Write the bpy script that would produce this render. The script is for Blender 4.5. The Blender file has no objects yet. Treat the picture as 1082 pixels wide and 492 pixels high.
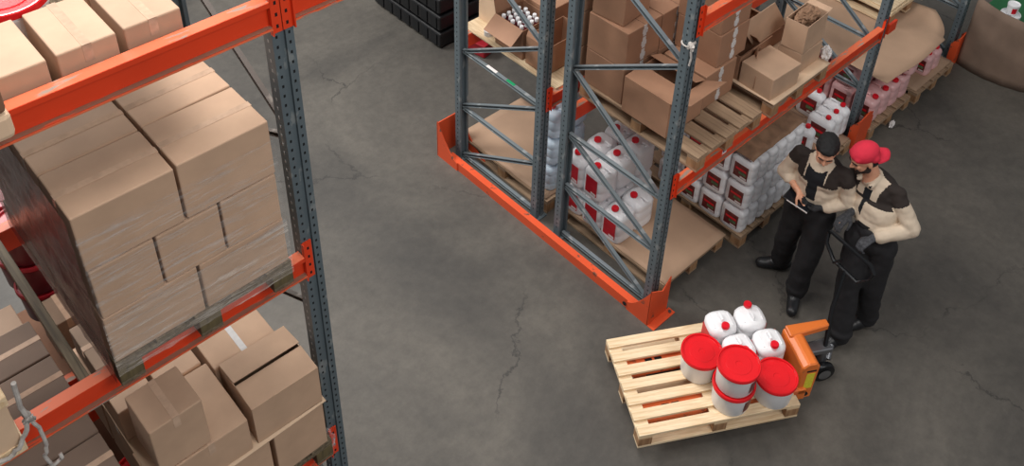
import bpy, bmesh, math, random
from mathutils import Vector, Matrix, noise as mnoise
random.seed(7)
C = bpy.context.scene.collection
PI = math.pi
WORLD = .25
EXPO = 0.05
LIGHTS = [('skylight', (-2.6, 1.2, 9.3), (-1.9, .3, 0), (5, 3), 450, (1, .965, .93)),
          ('window_light', (-3.2, 7.6, 6.6), (-1.6, 3.0, 0), (4, 2.5), 700, (1, .98, .95)),
          ('aisle_fill', (-2.0, -6.5, 9.0), (.2, -.6, 0), (4, 3), 330, (1, .965, .93))]  # last entry: added fill without a fitting, brightens faces towards the aisle
# ---------------------------------------------------------------- materials
def srgb(r, g, b):
    f = lambda c: (c/255/12.92) if c/255 <= .04045 else ((c/255+.055)/1.055)**2.4
    return (f(r), f(g), f(b), 1)
def newmat(name):
    m = bpy.data.materials.new(name); m.use_nodes = True
    nt = m.node_tree; b = nt.nodes['Principled BSDF']
    return m, nt, b
def N(nt, t, **kw):
    n = nt.nodes.new(t)
    for k, v in kw.items():
        if k in n.inputs: n.inputs[k].default_value = v
        else: setattr(n, k, v)
    return n
def plain(name, col, rough=.5, metal=0., var=.12, scale=9., bump=0., coord='Object', sss=0, spec=None, stretch=None):
    m, nt, b = newmat(name)
    tc = N(nt, 'ShaderNodeTexCoord'); mp = N(nt, 'ShaderNodeMapping')
    nt.links.new(tc.outputs[coord], mp.inputs['Vector'])
    if stretch: mp.inputs['Scale'].default_value = stretch
    no = N(nt, 'ShaderNodeTexNoise'); no.inputs['Scale'].default_value = scale; no.inputs['Detail'].default_value = 6
    nt.links.new(mp.outputs[0], no.inputs['Vector'])
    oi = N(nt, 'ShaderNodeObjectInfo')
    mr = N(nt, 'ShaderNodeMapRange'); mr.inputs['To Min'].default_value = 1-var; mr.inputs['To Max'].default_value = 1+var
    mr.inputs['From Min'].default_value = .3; mr.inputs['From Max'].default_value = .7
    nt.links.new(no.outputs['Fac'], mr.inputs['Value'])
    mr2 = N(nt, 'ShaderNodeMapRange'); mr2.inputs['To Min'].default_value = 1-var*.6; mr2.inputs['To Max'].default_value = 1+var*.6
    nt.links.new(oi.outputs['Random'], mr2.inputs['Value'])
    mu = N(nt, 'ShaderNodeMath', operation='MULTIPLY'); nt.links.new(mr.outputs[0], mu.inputs[0]); nt.links.new(mr2.outputs[0], mu.inputs[1])
    hs = N(nt, 'ShaderNodeHueSaturation'); hs.inputs['Color'].default_value = col
    nt.links.new(mu.outputs[0], hs.inputs['Value'])
    nt.links.new(hs.outputs[0], b.inputs['Base Color'])
    b.inputs['Roughness'].default_value = rough; b.inputs['Metallic'].default_value = metal
    if spec is not None: b.inputs['Specular IOR Level'].default_value = spec
    if bump:
        bp = N(nt, 'ShaderNodeBump'); bp.inputs['Strength'].default_value = bump; bp.inputs['Distance'].default_value = .01
        nt.links.new(no.outputs['Fac'], bp.inputs['Height']); nt.links.new(bp.outputs[0], b.inputs['Normal'])
    if sss:
        b.inputs['Subsurface Weight'].default_value = sss; b.inputs['Subsurface Radius'].default_value = (.02, .02, .02)
    return m
def worn(name, col, wear, thr=.62, rough=.45, scale=14, metal=0., stretch=(1, 1, 1)):
    m, nt, b = newmat(name)
    tc = N(nt, 'ShaderNodeTexCoord'); mp = N(nt, 'ShaderNodeMapping'); mp.inputs['Scale'].default_value = stretch
    nt.links.new(tc.outputs['Object'], mp.inputs['Vector'])
    no = N(nt, 'ShaderNodeTexNoise'); no.inputs['Scale'].default_value = scale; no.inputs['Detail'].default_value = 8
    nt.links.new(mp.outputs[0], no.inputs['Vector'])
    cr = N(nt, 'ShaderNodeValToRGB'); cr.color_ramp.elements[0].position = thr; cr.color_ramp.elements[1].position = thr+.06
    nt.links.new(no.outputs['Fac'], cr.inputs[0])
    n2 = N(nt, 'ShaderNodeTexNoise'); n2.inputs['Scale'].default_value = 3; n2.inputs['Detail'].default_value = 5
    nt.links.new(tc.outputs['Object'], n2.inputs['Vector'])
    mr = N(nt, 'ShaderNodeMapRange'); mr.inputs['To Min'].default_value = .8; mr.inputs['To Max'].default_value = 1.15
    nt.links.new(n2.outputs['Fac'], mr.inputs['Value'])
    hs = N(nt, 'ShaderNodeHueSaturation'); hs.inputs['Color'].default_value = col; nt.links.new(mr.outputs[0], hs.inputs['Value'])
    mx = N(nt, 'ShaderNodeMixRGB'); nt.links.new(cr.outputs[0], mx.inputs['Fac']); nt.links.new(hs.outputs[0], mx.inputs['Color1']); mx.inputs['Color2'].default_value = wear
    nt.links.new(mx.outputs[0], b.inputs['Base Color']); b.inputs['Roughness'].default_value = rough; b.inputs['Metallic'].default_value = metal
    return m
def woodmat(name, col, dark, scale=(1, 14, 14), rough=.75):
    m, nt, b = newmat(name)
    tc = N(nt, 'ShaderNodeTexCoord'); mp = N(nt, 'ShaderNodeMapping'); mp.inputs['Scale'].default_value = scale
    nt.links.new(tc.outputs['Object'], mp.inputs['Vector'])
    no = N(nt, 'ShaderNodeTexNoise'); no.inputs['Scale'].default_value = 4; no.inputs['Detail'].default_value = 8; no.inputs['Distortion'].default_value = .8
    nt.links.new(mp.outputs[0], no.inputs['Vector'])
    cr = N(nt, 'ShaderNodeValToRGB'); cr.color_ramp.elements[0].position = .3; cr.color_ramp.elements[1].position = .65
    cr.color_ramp.elements[0].color = dark; cr.color_ramp.elements[1].color = col
    nt.links.new(no.outputs['Fac'], cr.inputs[0])
    vo = N(nt, 'ShaderNodeTexVoronoi'); vo.inputs['Scale'].default_value = 5
    nt.links.new(tc.outputs['Object'], vo.inputs['Vector'])
    k = N(nt, 'ShaderNodeMapRange'); k.inputs['From Min'].default_value = .02; k.inputs['From Max'].default_value = .1; k.inputs['To Min'].default_value = .45
    nt.links.new(vo.outputs['Distance'], k.inputs['Value'])
    hs = N(nt, 'ShaderNodeHueSaturation'); nt.links.new(cr.outputs[0], hs.inputs['Color']); nt.links.new(k.outputs[0], hs.inputs['Value'])
    nt.links.new(hs.outputs[0], b.inputs['Base Color']); b.inputs['Roughness'].default_value = rough
    return m
def filmmat(name, tint, amount, streak=(1, 1, 12), base=.03, rough=.22):
    m, nt, b = newmat(name)
    out = nt.nodes['Material Output']
    tc = N(nt, 'ShaderNodeTexCoord'); mp = N(nt, 'ShaderNodeMapping'); mp.inputs['Scale'].default_value = streak
    mp.inputs['Rotation'].default_value = (0, .22, 0)
    nt.links.new(tc.outputs['Object'], mp.inputs['Vector'])
    no = N(nt, 'ShaderNodeTexNoise'); no.inputs['Scale'].default_value = 4; no.inputs['Detail'].default_value = 9; no.inputs['Roughness'].default_value = .7
    nt.links.new(mp.outputs[0], no.inputs['Vector'])
    mr = N(nt, 'ShaderNodeMapRange'); mr.inputs['From Min'].default_value = .5; mr.inputs['From Max'].default_value = .75
    mr.inputs['To Min'].default_value = base; mr.inputs['To Max'].default_value = amount
    nt.links.new(no.outputs['Fac'], mr.inputs['Value'])
    tr = N(nt, 'ShaderNodeBsdfTransparent')
    b.inputs['Base Color'].default_value = tint; b.inputs['Roughness'].default_value = rough
    bp = N(nt, 'ShaderNodeBump'); bp.inputs['Strength'].default_value = .6; bp.inputs['Distance'].default_value = .02
    nt.links.new(no.outputs['Fac'], bp.inputs['Height']); nt.links.new(bp.outputs[0], b.inputs['Normal'])
    mx = N(nt, 'ShaderNodeMixShader'); nt.links.new(mr.outputs[0], mx.inputs[0]); nt.links.new(tr.outputs[0], mx.inputs[1]); nt.links.new(b.outputs[0], mx.inputs[2])
    nt.links.new(mx.outputs[0], out.inputs['Surface'])
    return m
M = {}
M['card'] = plain('cardboard', srgb(194, 161, 134), .75, var=.10, scale=5, bump=.05)
M['card2'] = plain('cardboard_brown', srgb(160, 120, 94), .75, var=.10, scale=5, bump=.05)
M['card3'] = plain('cardboard_dull', srgb(150, 126, 106), .8, var=.10, scale=5, bump=.05)
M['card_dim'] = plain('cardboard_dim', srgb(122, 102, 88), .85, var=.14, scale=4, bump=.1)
M['card_pale'] = plain('cardboard_pale', srgb(214, 184, 154), .75, var=.08, scale=5)
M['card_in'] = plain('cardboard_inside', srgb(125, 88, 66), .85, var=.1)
M['seam'] = plain('dark_seam', srgb(62, 42, 32), .9, var=.1)  # dark line of the carton flap joint
M['tape'] = plain('packing_tape', srgb(198, 168, 144), .14, var=.1, scale=30)
M['tapew'] = plain('white_tape', srgb(208, 206, 205), .35, var=.08, scale=30)
M['sheet'] = plain('kraft_sheet', srgb(176, 145, 120), .8, var=.12, scale=2.5, bump=.1)
M['paper'] = plain('kraft_paper', srgb(140, 108, 84), .85, var=.25, scale=12, bump=.5)
M['wood'] = woodmat('pallet_wood', srgb(240, 218, 184), srgb(214, 182, 140), scale=(14, 1, 14))
M['woodY'] = woodmat('pallet_wood_old', srgb(168, 141, 114), srgb(136, 111, 88), scale=(14, 1, 14))
M['woodP'] = woodmat('pale_planks', srgb(226, 204, 170), srgb(190, 162, 126), scale=(14, 1, 14))
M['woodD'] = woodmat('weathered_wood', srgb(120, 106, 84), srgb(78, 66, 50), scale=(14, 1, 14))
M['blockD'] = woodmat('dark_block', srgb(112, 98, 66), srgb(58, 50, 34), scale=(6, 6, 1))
M['block'] = woodmat('pallet_block', srgb(176, 136, 98), srgb(128, 92, 62), scale=(6, 6, 1))
M['post'] = worn('galvanised_post', srgb(98, 110, 116), srgb(132, 138, 139), thr=.60, rough=.5, scale=8, metal=.15, stretch=(2, 2, 1))
M['hole'] = plain('slot_hole', srgb(14, 16, 18), .9, var=0)
M['holew'] = plain('slot_hole_lit', srgb(168, 170, 168), .7, var=0)
M['brace_dk'] = worn('dull_brace', srgb(92, 84, 78), srgb(130, 122, 114), thr=.6, rough=.5, scale=10, metal=.2)
M['brace'] = worn('galvanised_brace', srgb(132, 142, 147), srgb(168, 174, 176), thr=.6, rough=.38, scale=10, metal=.35)
M['orange'] = worn('orange_beam_paint', srgb(228, 66, 28), srgb(170, 110, 84), thr=.72, rough=.42, scale=9, stretch=(1, 4, 4))
M['orange_w'] = worn('orange_worn_flange', srgb(228, 112, 72), srgb(158, 136, 122), thr=.57, rough=.5, scale=12, stretch=(.7, 3, 3))
M['lip'] = worn('dusty_lip', srgb(150, 112, 92), srgb(222, 96, 60), thr=.56, rough=.6, scale=10, stretch=(.6, 3, 3))
M['guard'] = worn('orange_guard_paint', srgb(220, 84, 44), srgb(110, 72, 56), thr=.64, rough=.5, scale=12)
M['jack'] = worn('jack_orange', srgb(232, 122, 52), srgb(150, 84, 44), thr=.72, rough=.4, scale=10)
M['fork'] = worn('fork_orange', srgb(236, 118, 66), srgb(170, 88, 56), thr=.6, rough=.5, scale=10)
M['white'] = plain('white_plastic', srgb(236, 236, 238), .35, var=.04, scale=6)
M['can'] = plain('jerrycan_plastic', srgb(238, 238, 241), .32, var=.04, scale=4)
M['canblue'] = plain('jerrycan_bluish', srgb(206, 222, 236), .32, var=.05, scale=4)
M['canpink'] = plain('jerrycan_pink', srgb(226, 178, 178), .32, var=.06, scale=4)
M['red'] = plain('red_plastic', srgb(220, 20, 38), .34, var=.05)
M['lid'] = plain('red_lid', srgb(222, 28, 36), .24, var=.04)
M['label'] = plain('red_label', srgb(200, 22, 42), .4, var=.05)
M['label_dk'] = plain('dark_label', srgb(110, 40, 40), .4, var=.35, scale=30)
M['label_green'] = plain('green_print', srgb(90, 120, 84), .4, var=.5, scale=40)
M['labelw'] = plain('label_white', srgb(228, 222, 220), .45, var=.04)
M['black'] = plain('black_plastic', srgb(22, 22, 24), .45, var=.1)
M['blackmetal'] = plain('black_metal', srgb(26, 28, 31), .35, metal=.4, var=.1)
M['steel'] = plain('scuffed_steel', srgb(140, 142, 146), .3, metal=.8, var=.2)
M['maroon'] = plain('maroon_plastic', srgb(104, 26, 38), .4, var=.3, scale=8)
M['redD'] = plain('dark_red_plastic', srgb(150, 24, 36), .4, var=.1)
M['green'] = plain('green_container', srgb(22, 96, 50), .5, var=.1)
M['yellow'] = plain('yellow_sticker', srgb(226, 214, 60), .5, var=.1, scale=60)
M['greenst'] = plain('green_sticker', srgb(20, 140, 90), .5, var=.1)
M['blue'] = plain('blue_print', srgb(40, 60, 130), .5, var=.1)
M['string'] = plain('grey_string', srgb(176, 170, 164), .9, var=.2, scale=40)
M['beige_cloth'] = plain('beige_workwear', srgb(212, 194, 172), .9, var=.08, scale=10, bump=.35)
M['brown_cloth'] = plain('brown_workwear', srgb(45, 36, 32), .85, var=.15, scale=12, bump=.3)
M['black_cloth'] = plain('black_workwear', srgb(26, 25, 28), .85, var=.2, scale=9, bump=.5)
M['tshirt'] = plain('black_tshirt', srgb(20, 22, 28), .9, var=.1)
M['skin'] = plain('skin', srgb(214, 156, 126), .5, var=.06, scale=20)
M['hair'] = plain('black_hair', srgb(14, 13, 14), .8, var=.3, scale=60, bump=.4)
M['beard'] = plain('dark_beard', srgb(40, 28, 24), .8, var=.3, scale=60, bump=.4)
M['cap'] = plain('red_cap_cloth', srgb(206, 38, 62), .85, var=.1, scale=12, bump=.2)
M['glove'] = plain('grey_knit_glove', srgb(60, 61, 65), .9, var=.45, scale=60, bump=.4)
M['glove_dk'] = plain('black_glove', srgb(38, 38, 41), .8, var=.4, scale=50, bump=.4)
M['boot'] = plain('black_boot_leather', srgb(26, 27, 30), .42, var=.2, scale=15)
M['screen'] = plain('dark_screen', srgb(24, 26, 32), .15, var=.05)
M['film'] = filmmat('stretch_film', (.8, .78, .76, 1), .6)
M['film2'] = filmmat('stretch_film_thick', (.86, .78, .70, 1), .85, base=.16, rough=.15)
M['film_reflect'] = filmmat('painted_reflection_film', srgb(84, 36, 42), .95, base=.72, streak=(8, 1, 1))  # shade and reflection of red goods put into the film colour
M['filmclear'] = filmmat('clear_film', (.85, .85, .86, 1), .6, streak=(3, 3, 3), base=.05)
# ---------------------------------------------------------------- mesh helpers
class MB:
    def __init__(s): s.bm = bmesh.new(); s.mats = []
    def mi(s, mat):
        if mat not in s.mats: s.mats.append(mat)
        return s.mats.index(mat)
    def _fin(s, before, mat, smooth=False):
        i = s.mi(mat)
        for f in s.bm.faces:
            if f not in before: f.material_index = i; f.smooth = smooth
    def box(s, x0, x1, y0, y1, z0, z1, mat, bev=0, mtx=None, smooth=False):
        before = set(s.bm.faces)
        r = bmesh.ops.create_cube(s.bm, size=1)
        vs = r['verts']
        m = Matrix.Translation(((x0+x1)/2, (y0+y1)/2, (z0+z1)/2)) @ Matrix.Diagonal((abs(x1-x0), abs(y1-y0), abs(z1-z0), 1))
        bmesh.ops.transform(s.bm, matrix=m, verts=vs)
        if bev:
            es = list({e for v in vs for e in v.link_edges})
            bmesh.ops.bevel(s.bm, geom=es, offset=bev, segments=2, affect='EDGES', profile=.5)
        if mtx is not None:
            nv = {v for f in s.bm.faces if f not in before for v in f.verts}
            bmesh.ops.transform(s.bm, matrix=mtx, verts=list(nv))
        s._fin(before, mat, smooth); return s
    def cyl(s, p, q, r, mat, r2=None, seg=14, smooth=True, caps=True):
        before = set(s.bm.faces)
        p, q = Vector(p), Vector(q); d = q-p
        rr = bmesh.ops.create_cone(s.bm, cap_ends=caps, segments=seg, radius1=r, radius2=r if r2 is None else r2, depth=d.length)
        m = Matrix.Translation((p+q)/2) @ d.to_track_quat('Z', 'Y').to_matrix().to_4x4()
        bmesh.ops.transform(s.bm, matrix=m, verts=rr['verts'])
        s._fin(before, mat, smooth)
        for f in s.bm.faces:
            if f not in before and len(f.verts) > 4: f.smooth = False
        return s
    def lathe(s, prof, mat, seg=28, c=(0, 0, 0), smooth=True, mtx=None):
        before = set(s.bm.faces); rings = []
        for r, z in prof:
            if r < 1e-5: rings.append([s.bm.verts.new((c[0], c[1], c[2]+z))])
            else: rings.append([s.bm.verts.new((c[0]+r*math.cos(2*PI*k/seg), c[1]+r*math.sin(2*PI*k/seg), c[2]+z)) for k in range(seg)])
        for a, b in zip(rings, rings[1:]):
            for k in range(seg):
                k2 = (k+1) % seg
                vs = [a[k % len(a)], a[k2 % len(a)], b[k2 % len(b)], b[k % len(b)]]
                u = []
                for v in vs:
                    if v not in u: u.append(v)
                if len(u) > 2: s.bm.faces.new(u)
        if mtx is not None: bmesh.ops.transform(s.bm, matrix=mtx, verts=[v for r in rings for v in r])
        s._fin(before, mat, smooth); return s
    def prism(s, poly, a0, a1, mat, axis='x', bev=0):
        # poly in the two other axes; extruded along axis
        before = set(s.bm.faces)
        def P(u, v, a): return {'x': (a, u, v), 'y': (u, a, v), 'z': (u, v, a)}[axis]
        A = [s.bm.verts.new(P(u, v, a0)) for u, v in poly]; B = [s.bm.verts.new(P(u, v, a1)) for u, v in poly]
        n = len(poly)
        fs = [s.bm.faces.new(A[::-1]), s.bm.faces.new(B)]
        for k in range(n): fs.append(s.bm.faces.new((A[k], A[(k+1) % n], B[(k+1) % n], B[k])))
        if bev:
            es = list({e for f in fs for e in f.edges}); bmesh.ops.bevel(s.bm, geom=es, offset=bev, segments=1, affect='EDGES')
        s._fin(before, mat); return s
    def quad(s, pts, mat):
        before = set(s.bm.faces); s.bm.faces.new([s.bm.verts.new(p) for p in pts]); s._fin(before, mat); return s
    def slab(s, o, u, v, t, mat, bev=0):
        # a flat panel: corner o, edge vectors u and v, thickness t along u x v
        o, u, v = Vector(o), Vector(u), Vector(v); n = u.cross(v).normalized()*t
        before = set(s.bm.faces)
        c = [o, o+u, o+u+v, o+v]; A = [s.bm.verts.new(p) for p in c]; B = [s.bm.verts.new(p+n) for p in c]
        s.bm.faces.new(A[::-1]); s.bm.faces.new(B)
        for k in range(4): s.bm.faces.new((A[k], A[(k+1) % 4], B[(k+1) % 4], B[k]))
        s._fin(before, mat); return s
    def tube(s, pts, r, mat, seg=8, closed=False):
        before = set(s.bm.faces); pts = [Vector(p) for p in pts]; n = len(pts); rings = []; up = None
        for i, p in enumerate(pts):
            a = pts[i-1] if (i > 0 or closed) else p; b = pts[(i+1) % n] if (i < n-1 or closed) else p
            t = (b-a).normalized()
            if up is None: up = t.orthogonal().normalized()
            up = (up - t*up.dot(t)).normalized(); sd = t.cross(up)
            rings.append([s.bm.verts.new(p + (up*math.cos(2*PI*k/seg)+sd*math.sin(2*PI*k/seg))*r) for k in range(seg)])
        m = n if closed else n-1
        for i in range(m):
            a, b = rings[i], rings[(i+1) % n]
            for k in range(seg): s.bm.faces.new((a[k], a[(k+1) % seg], b[(k+1) % seg], b[k]))
        if not closed: s.bm.faces.new(rings[0][::-1]); s.bm.faces.new(rings[-1])
        s._fin(before, mat, True); return s
    def build(s, name, parent=None, loc=(0, 0, 0), rotz=0):
        bmesh.ops.recalc_face_normals(s.bm, faces=s.bm.faces[:])
        for e in s.bm.edges:
            if len(e.link_faces) == 2 and e.calc_face_angle(0) > .75: e.smooth = False
        me = bpy.data.meshes.new(name); s.bm.to_mesh(me); s.bm.free()
        for m in s.mats: me.materials.append(m)
        o = bpy.data.objects.new(name, me); C.objects.link(o)
        o.location = loc; o.rotation_euler = (0, 0, rotz)
        if parent: o.parent = parent
        return o
def tag(o, label, cat, group=None):
    o['label'] = label; o['category'] = cat
    if group: o['group'] = group
    return o
def thing(name, label, cat, loc=(0, 0, 0), rotz=0, group=None, rot=None):
    o = bpy.data.objects.new(name, None); C.objects.link(o); o.empty_display_size = .05
    o.location = loc; o.rotation_euler = rot if rot else (0, 0, rotz)
    return tag(o, label, cat, group)
KIDS = {}
def kids(o):
    return [c for c in bpy.data.objects if c.parent == o]
def dup(root, loc, rotz=0, label=None, group=None, rot=None):
    r = root.copy(); C.objects.link(r); r.location = loc; r.rotation_euler = rot if rot else (0, 0, rotz)
    if label: r['label'] = label
    if group: r['group'] = group
    ks = KIDS.get(root.name) or kids(root); KIDS[root.name] = ks
    for ch in ks:
        c = ch.copy(); C.objects.link(c); c.parent = r
        gs = KIDS.get(ch.name)
        if gs is None: gs = kids(ch); KIDS[ch.name] = gs
        for g in gs:
            d = g.copy(); C.objects.link(d); d.parent = c
    return r
class Proto:
    """first use places the prototype itself, later uses copy it"""
    def __init__(s, root): s.root = root; s.used = False
    def put(s, loc, rotz=0, label=None, group=None, rot=None):
        if not s.used:
            s.used = True; o = s.root; o.location = loc; o.rotation_euler = rot if rot else (0, 0, rotz)
            if label: o['label'] = label
            if group: o['group'] = group
            return o
        return dup(s.root, loc, rotz, label, group, rot)
# ---------------------------------------------------------------- floor
def floor():
    m, nt, b = newmat('worn_concrete')
    tc = N(nt, 'ShaderNodeTexCoord')
    def nz(scale, det=8, rough=.6, dist=0, vec=None):
        n = N(nt, 'ShaderNodeTexNoise'); n.inputs['Scale'].default_value = scale; n.inputs['Detail'].default_value = det
        n.inputs['Roughness'].default_value = rough; n.inputs['Distortion'].default_value = dist
        nt.links.new(vec or tc.outputs['Object'], n.inputs['Vector']); return n
    big = nz(.55, 6, .62, .6)
    cr = N(nt, 'ShaderNodeValToRGB'); e = cr.color_ramp.elements
    e[0].position = .36; e[0].color = srgb(66, 63, 59); e[1].position = .64; e[1].color = srgb(95, 90, 83)
    nt.links.new(big.outputs['Fac'], cr.inputs[0])
    fine = nz(11, 10, .75)
    mr = N(nt, 'ShaderNodeMapRange'); mr.inputs['From Min'].default_value = .3; mr.inputs['From Max'].default_value = .7; mr.inputs['To Min'].default_value = .80; mr.inputs['To Max'].default_value = 1.2
    nt.links.new(fine.outputs['Fac'], mr.inputs['Value'])
    hs = N(nt, 'ShaderNodeHueSaturation'); nt.links.new(cr.outputs[0], hs.inputs['Color']); nt.links.new(mr.outputs[0], hs.inputs['Value'])
    # pale scuffs
    mid = nz(2.6, 12, .8, .3)
    c2 = N(nt, 'ShaderNodeValToRGB'); c2.color_ramp.elements[0].position = .60; c2.color_ramp.elements[1].position = .72
    c2.color_ramp.elements[1].color = (.4, .4, .4, 1)
    nt.links.new(mid.outputs['Fac'], c2.inputs[0])
    mx = N(nt, 'ShaderNodeMixRGB'); nt.links.new(c2.outputs[0], mx.inputs['Fac']); nt.links.new(hs.outputs[0], mx.inputs['Color1']); mx.inputs['Color2'].default_value = srgb(110, 105, 98)
    # cracks: distorted voronoi cell borders, kept only where a noise allows
    wob = nz(1.6, 6, .7)
    va = N(nt, 'ShaderNodeMixRGB'); va.inputs['Fac'].default_value = .32
    nt.links.new(tc.outputs['Object'], va.inputs['Color1']); nt.links.new(wob.outputs['Color'], va.inputs['Color2'])
    vo = N(nt, 'ShaderNodeTexVoronoi', feature='DISTANCE_TO_EDGE'); vo.inputs['Scale'].default_value = .62
    nt.links.new(va.outputs[0], vo.inputs['Vector'])
    ck = N(nt, 'ShaderNodeMapRange'); ck.inputs['From Min'].default_value = .0; ck.inputs['From Max'].default_value = .005; ck.inputs['To Min'].default_value = 1; ck.inputs['To Max'].default_value = 0
    nt.links.new(vo.outputs['Distance'], ck.inputs['Value'])
    mask = nz(.9, 3, .5); mk = N(nt, 'ShaderNodeMapRange'); mk.inputs['From Min'].default_value = .46; mk.inputs['From Max'].default_value = .56; mk.inputs['To Max'].default_value = .75
    nt.links.new(mask.outputs['Fac'], mk.inputs['Value'])
    mul = N(nt, 'ShaderNodeMath', operation='MULTIPLY'); nt.links.new(ck.outputs[0], mul.inputs[0]); nt.links.new(mk.outputs[0], mul.inputs[1])
    m2 = N(nt, 'ShaderNodeMixRGB'); nt.links.new(mul.outputs[0], m2.inputs['Fac']); nt.links.new(mx.outputs[0], m2.inputs['Color1']); m2.inputs['Color2'].default_value = srgb(40, 38, 36)
    # darker band running beside the rack end
    sp = N(nt, 'ShaderNodeSeparateXYZ'); nt.links.new(tc.outputs['Object'], sp.inputs[0])
    ab = N(nt, 'ShaderNodeMath', operation='ADD'); ab.inputs[1].default_value = 1.15; nt.links.new(sp.outputs['X'], ab.inputs[0])
    ab2 = N(nt, 'ShaderNodeMath', operation='ABSOLUTE'); nt.links.new(ab.outputs[0], ab2.inputs[0])
    ad = N(nt, 'ShaderNodeMath', operation='ADD'); nt.links.new(ab2.outputs[0], ad.inputs[0])
    sc = N(nt, 'ShaderNodeMath', operation='MULTIPLY'); sc.inputs[1].default_value = .8; nt.links.new(mid.outputs['Fac'], sc.inputs[0]); nt.links.new(sc.outputs[0], ad.inputs[1])
    tr = N(nt, 'ShaderNodeMapRange'); tr.inputs['From Min'].default_value = .45; tr.inputs['From Max'].default_value = .85; tr.inputs['To Min'].default_value = .30; tr.inputs['To Max'].default_value = 0
    nt.links.new(ad.outputs[0], tr.inputs['Value'])
    m3 = N(nt, 'ShaderNodeMixRGB'); nt.links.new(tr.outputs[0], m3.inputs['Fac']); nt.links.new(m2.outputs[0], m3.inputs['Color1']); m3.inputs['Color2'].default_value = srgb(46, 45, 45)
    nt.links.new(m3.outputs[0], b.inputs['Base Color'])
    rr = N(nt, 'ShaderNodeMapRange'); rr.inputs['To Min'].default_value = .45; rr.inputs['To Max'].default_value = .75
    nt.links.new(mid.outputs['Fac'], rr.inputs['Value']); nt.links.new(rr.outputs[0], b.inputs['Roughness'])
    bp = N(nt, 'ShaderNodeBump'); bp.inputs['Strength'].default_value = .25; bp.inputs['Distance'].default_value = .01
    nt.links.new(fine.outputs['Fac'], bp.inputs['Height']); nt.links.new(bp.outputs[0], b.inputs['Normal'])
    mb = MB(); mb.box(-12, 14, -10, 14, -.1, 0, m); o = mb.build('floor'); o['kind'] = 'structure'
floor()
# ---------------------------------------------------------------- racking
XL, XE, XF = -2.9, 3.02, 5.08
DC, DB, DA = 1.02, 1.31, 2.33
Z1, Z2, Z3 = 1.25, 2.725, 4.155      # undersides of the beams
BH = .13
def upright(h, front=-1):
    """perforated post, section centred on the origin, slotted face towards front (-Y or +Y)"""
    mb = MB(); w, d = .049, .034; f = front
    poly = [(-w, f*d), (-.012, f*d), (-.012, f*(d-.012)), (.012, f*(d-.012)), (.012, f*d), (w, f*d), (w, -f*d), (w-.02, -f*d), (w-.02, -f*(d-.03)), (-w+.02, -f*(d-.03)), (-w+.02, -f*d), (-w, -f*d)]
    mb.prism(poly, 0.012, h, M['post'], 'z')
    mb.box(-.07, .07, -.06, .06, 0, .012, M['post'])
    return mb, w, d
def add_holes(mb, w, d, h, f, side_mat):
    z = .1
    while z < h-.05:
        for x in (-.029, .029):
            mb.box(x-.0045, x+.0045, min(f*(d-.001), f*(d+.0012)), max(f*(d-.001), f*(d+.0012)), z-.007, z+.007, M['hole'])
        for s in (-1, 1):
            mb.box(s*(w-.001), s*(w+.0012), -.0045, .0045, z+.016, z+.030, side_mat if s < 0 else M['hole'])
        z += .05
def make_frame(name, x, yf, yb, h, label, struts, side_mat, front=-1, fy=None, group=None, bm_='brace', r=.016):
    t = thing(name, label, 'rack frame', (x, 0, 0), group=group)
    for i, yy in enumerate((yf, yb)):
        f = -1 if (i == 0) else 1
        mb, w, d = upright(h, f); add_holes(mb, w, d, h, f, side_mat)
        mb.build('upright_post', t, (0, yy, 0))
    for (za, zb, st) in struts:   # za at the front post, zb at the back post
        p, q = Vector((0, yf+.03, za)), Vector((0, yb-.03, zb)); dr = (q-p); L = dr.length
        mb = MB()
        poly = [(-r, -r), (r, -r), (r, r), (-r, r)]
        mb.prism([(-r, -r), (r, -r), (r, -r+.004), (-r+.004, -r+.004), (-r+.004, r-.004), (r, r-.004), (r, r), (-r, r)], 0, L, M[bm_], 'x')
        if st:
            mb.box(.32*L, .42*L, -r-.002, -r+.001, -r, r-.004, M['greenst']); mb.box(.32*L, .42*L, -r, r-.004, r-.001, r+.0012, M['greenst'])
            mb.box(.55*L, .68*L, -r-.002, -r+.001, -r, r-.004, M['labelw']); mb.box(.55*L, .68*L, -r, r-.004, r-.001, r+.0012, M['labelw'])
        o = mb.build('brace_strut', t); o.location = p
        o.rotation_euler = dr.to_track_quat('X', 'Z').to_euler()
    return t
def struts(h, mirror=False):
    s = [(.05, .05), (.62, .62), (1.18, 1.18), (.05, .60), (.64, 1.17), (1.17, 1.83), (2.42, 1.85), (2.46, 3.0), (3.52, 3.02), (3.56, 4.1), (4.62, 4.12)]
    return [(a, b, 0) for a, b in s if max(a, b) < h-.03]
H = 5.6
sB = [(.05, .05, 0), (.62, .62, 0), (.60, .05, 0), (1.25, 1.27, 1), (1.21, .65, 0), (1.83, 1.26, 0), (1.87, 2.42, 0), (3.0, 2.46, 0)]
fr_L = make_frame('rack_frame', XL, 0, DC, H, 'tall grey perforated frame at the end of the left rack', [(a, b, c) for a, b, c in struts(H)], M['holew'], bm_='brace_dk', r=.012)
fr_L2 = make_frame('rack_frame', XL, DB, DA, H, 'grey frame of the rear half of the left rack, hidden behind cartons', [(a, b, c) for a, b, c in struts(H)], M['holew'], bm_='brace_dk', r=.012)
fr_D = make_frame('rack_frame', 0, 0, DC, H, 'grey frame beside the stack of large jerrycans, nearest corner in the orange foot', struts(H), M['hole'])
fr_A = make_frame('rack_frame', 0, DB, DA, H, 'grey frame at the far end of the orange floor guard, green sticker on a strut', sB, M['hole'])
fr_E = make_frame('rack_frame', XE, 0, DC, 2.9, 'dark grey rack frame behind the man in the red cap', struts(2.9), M['hole'])
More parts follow.
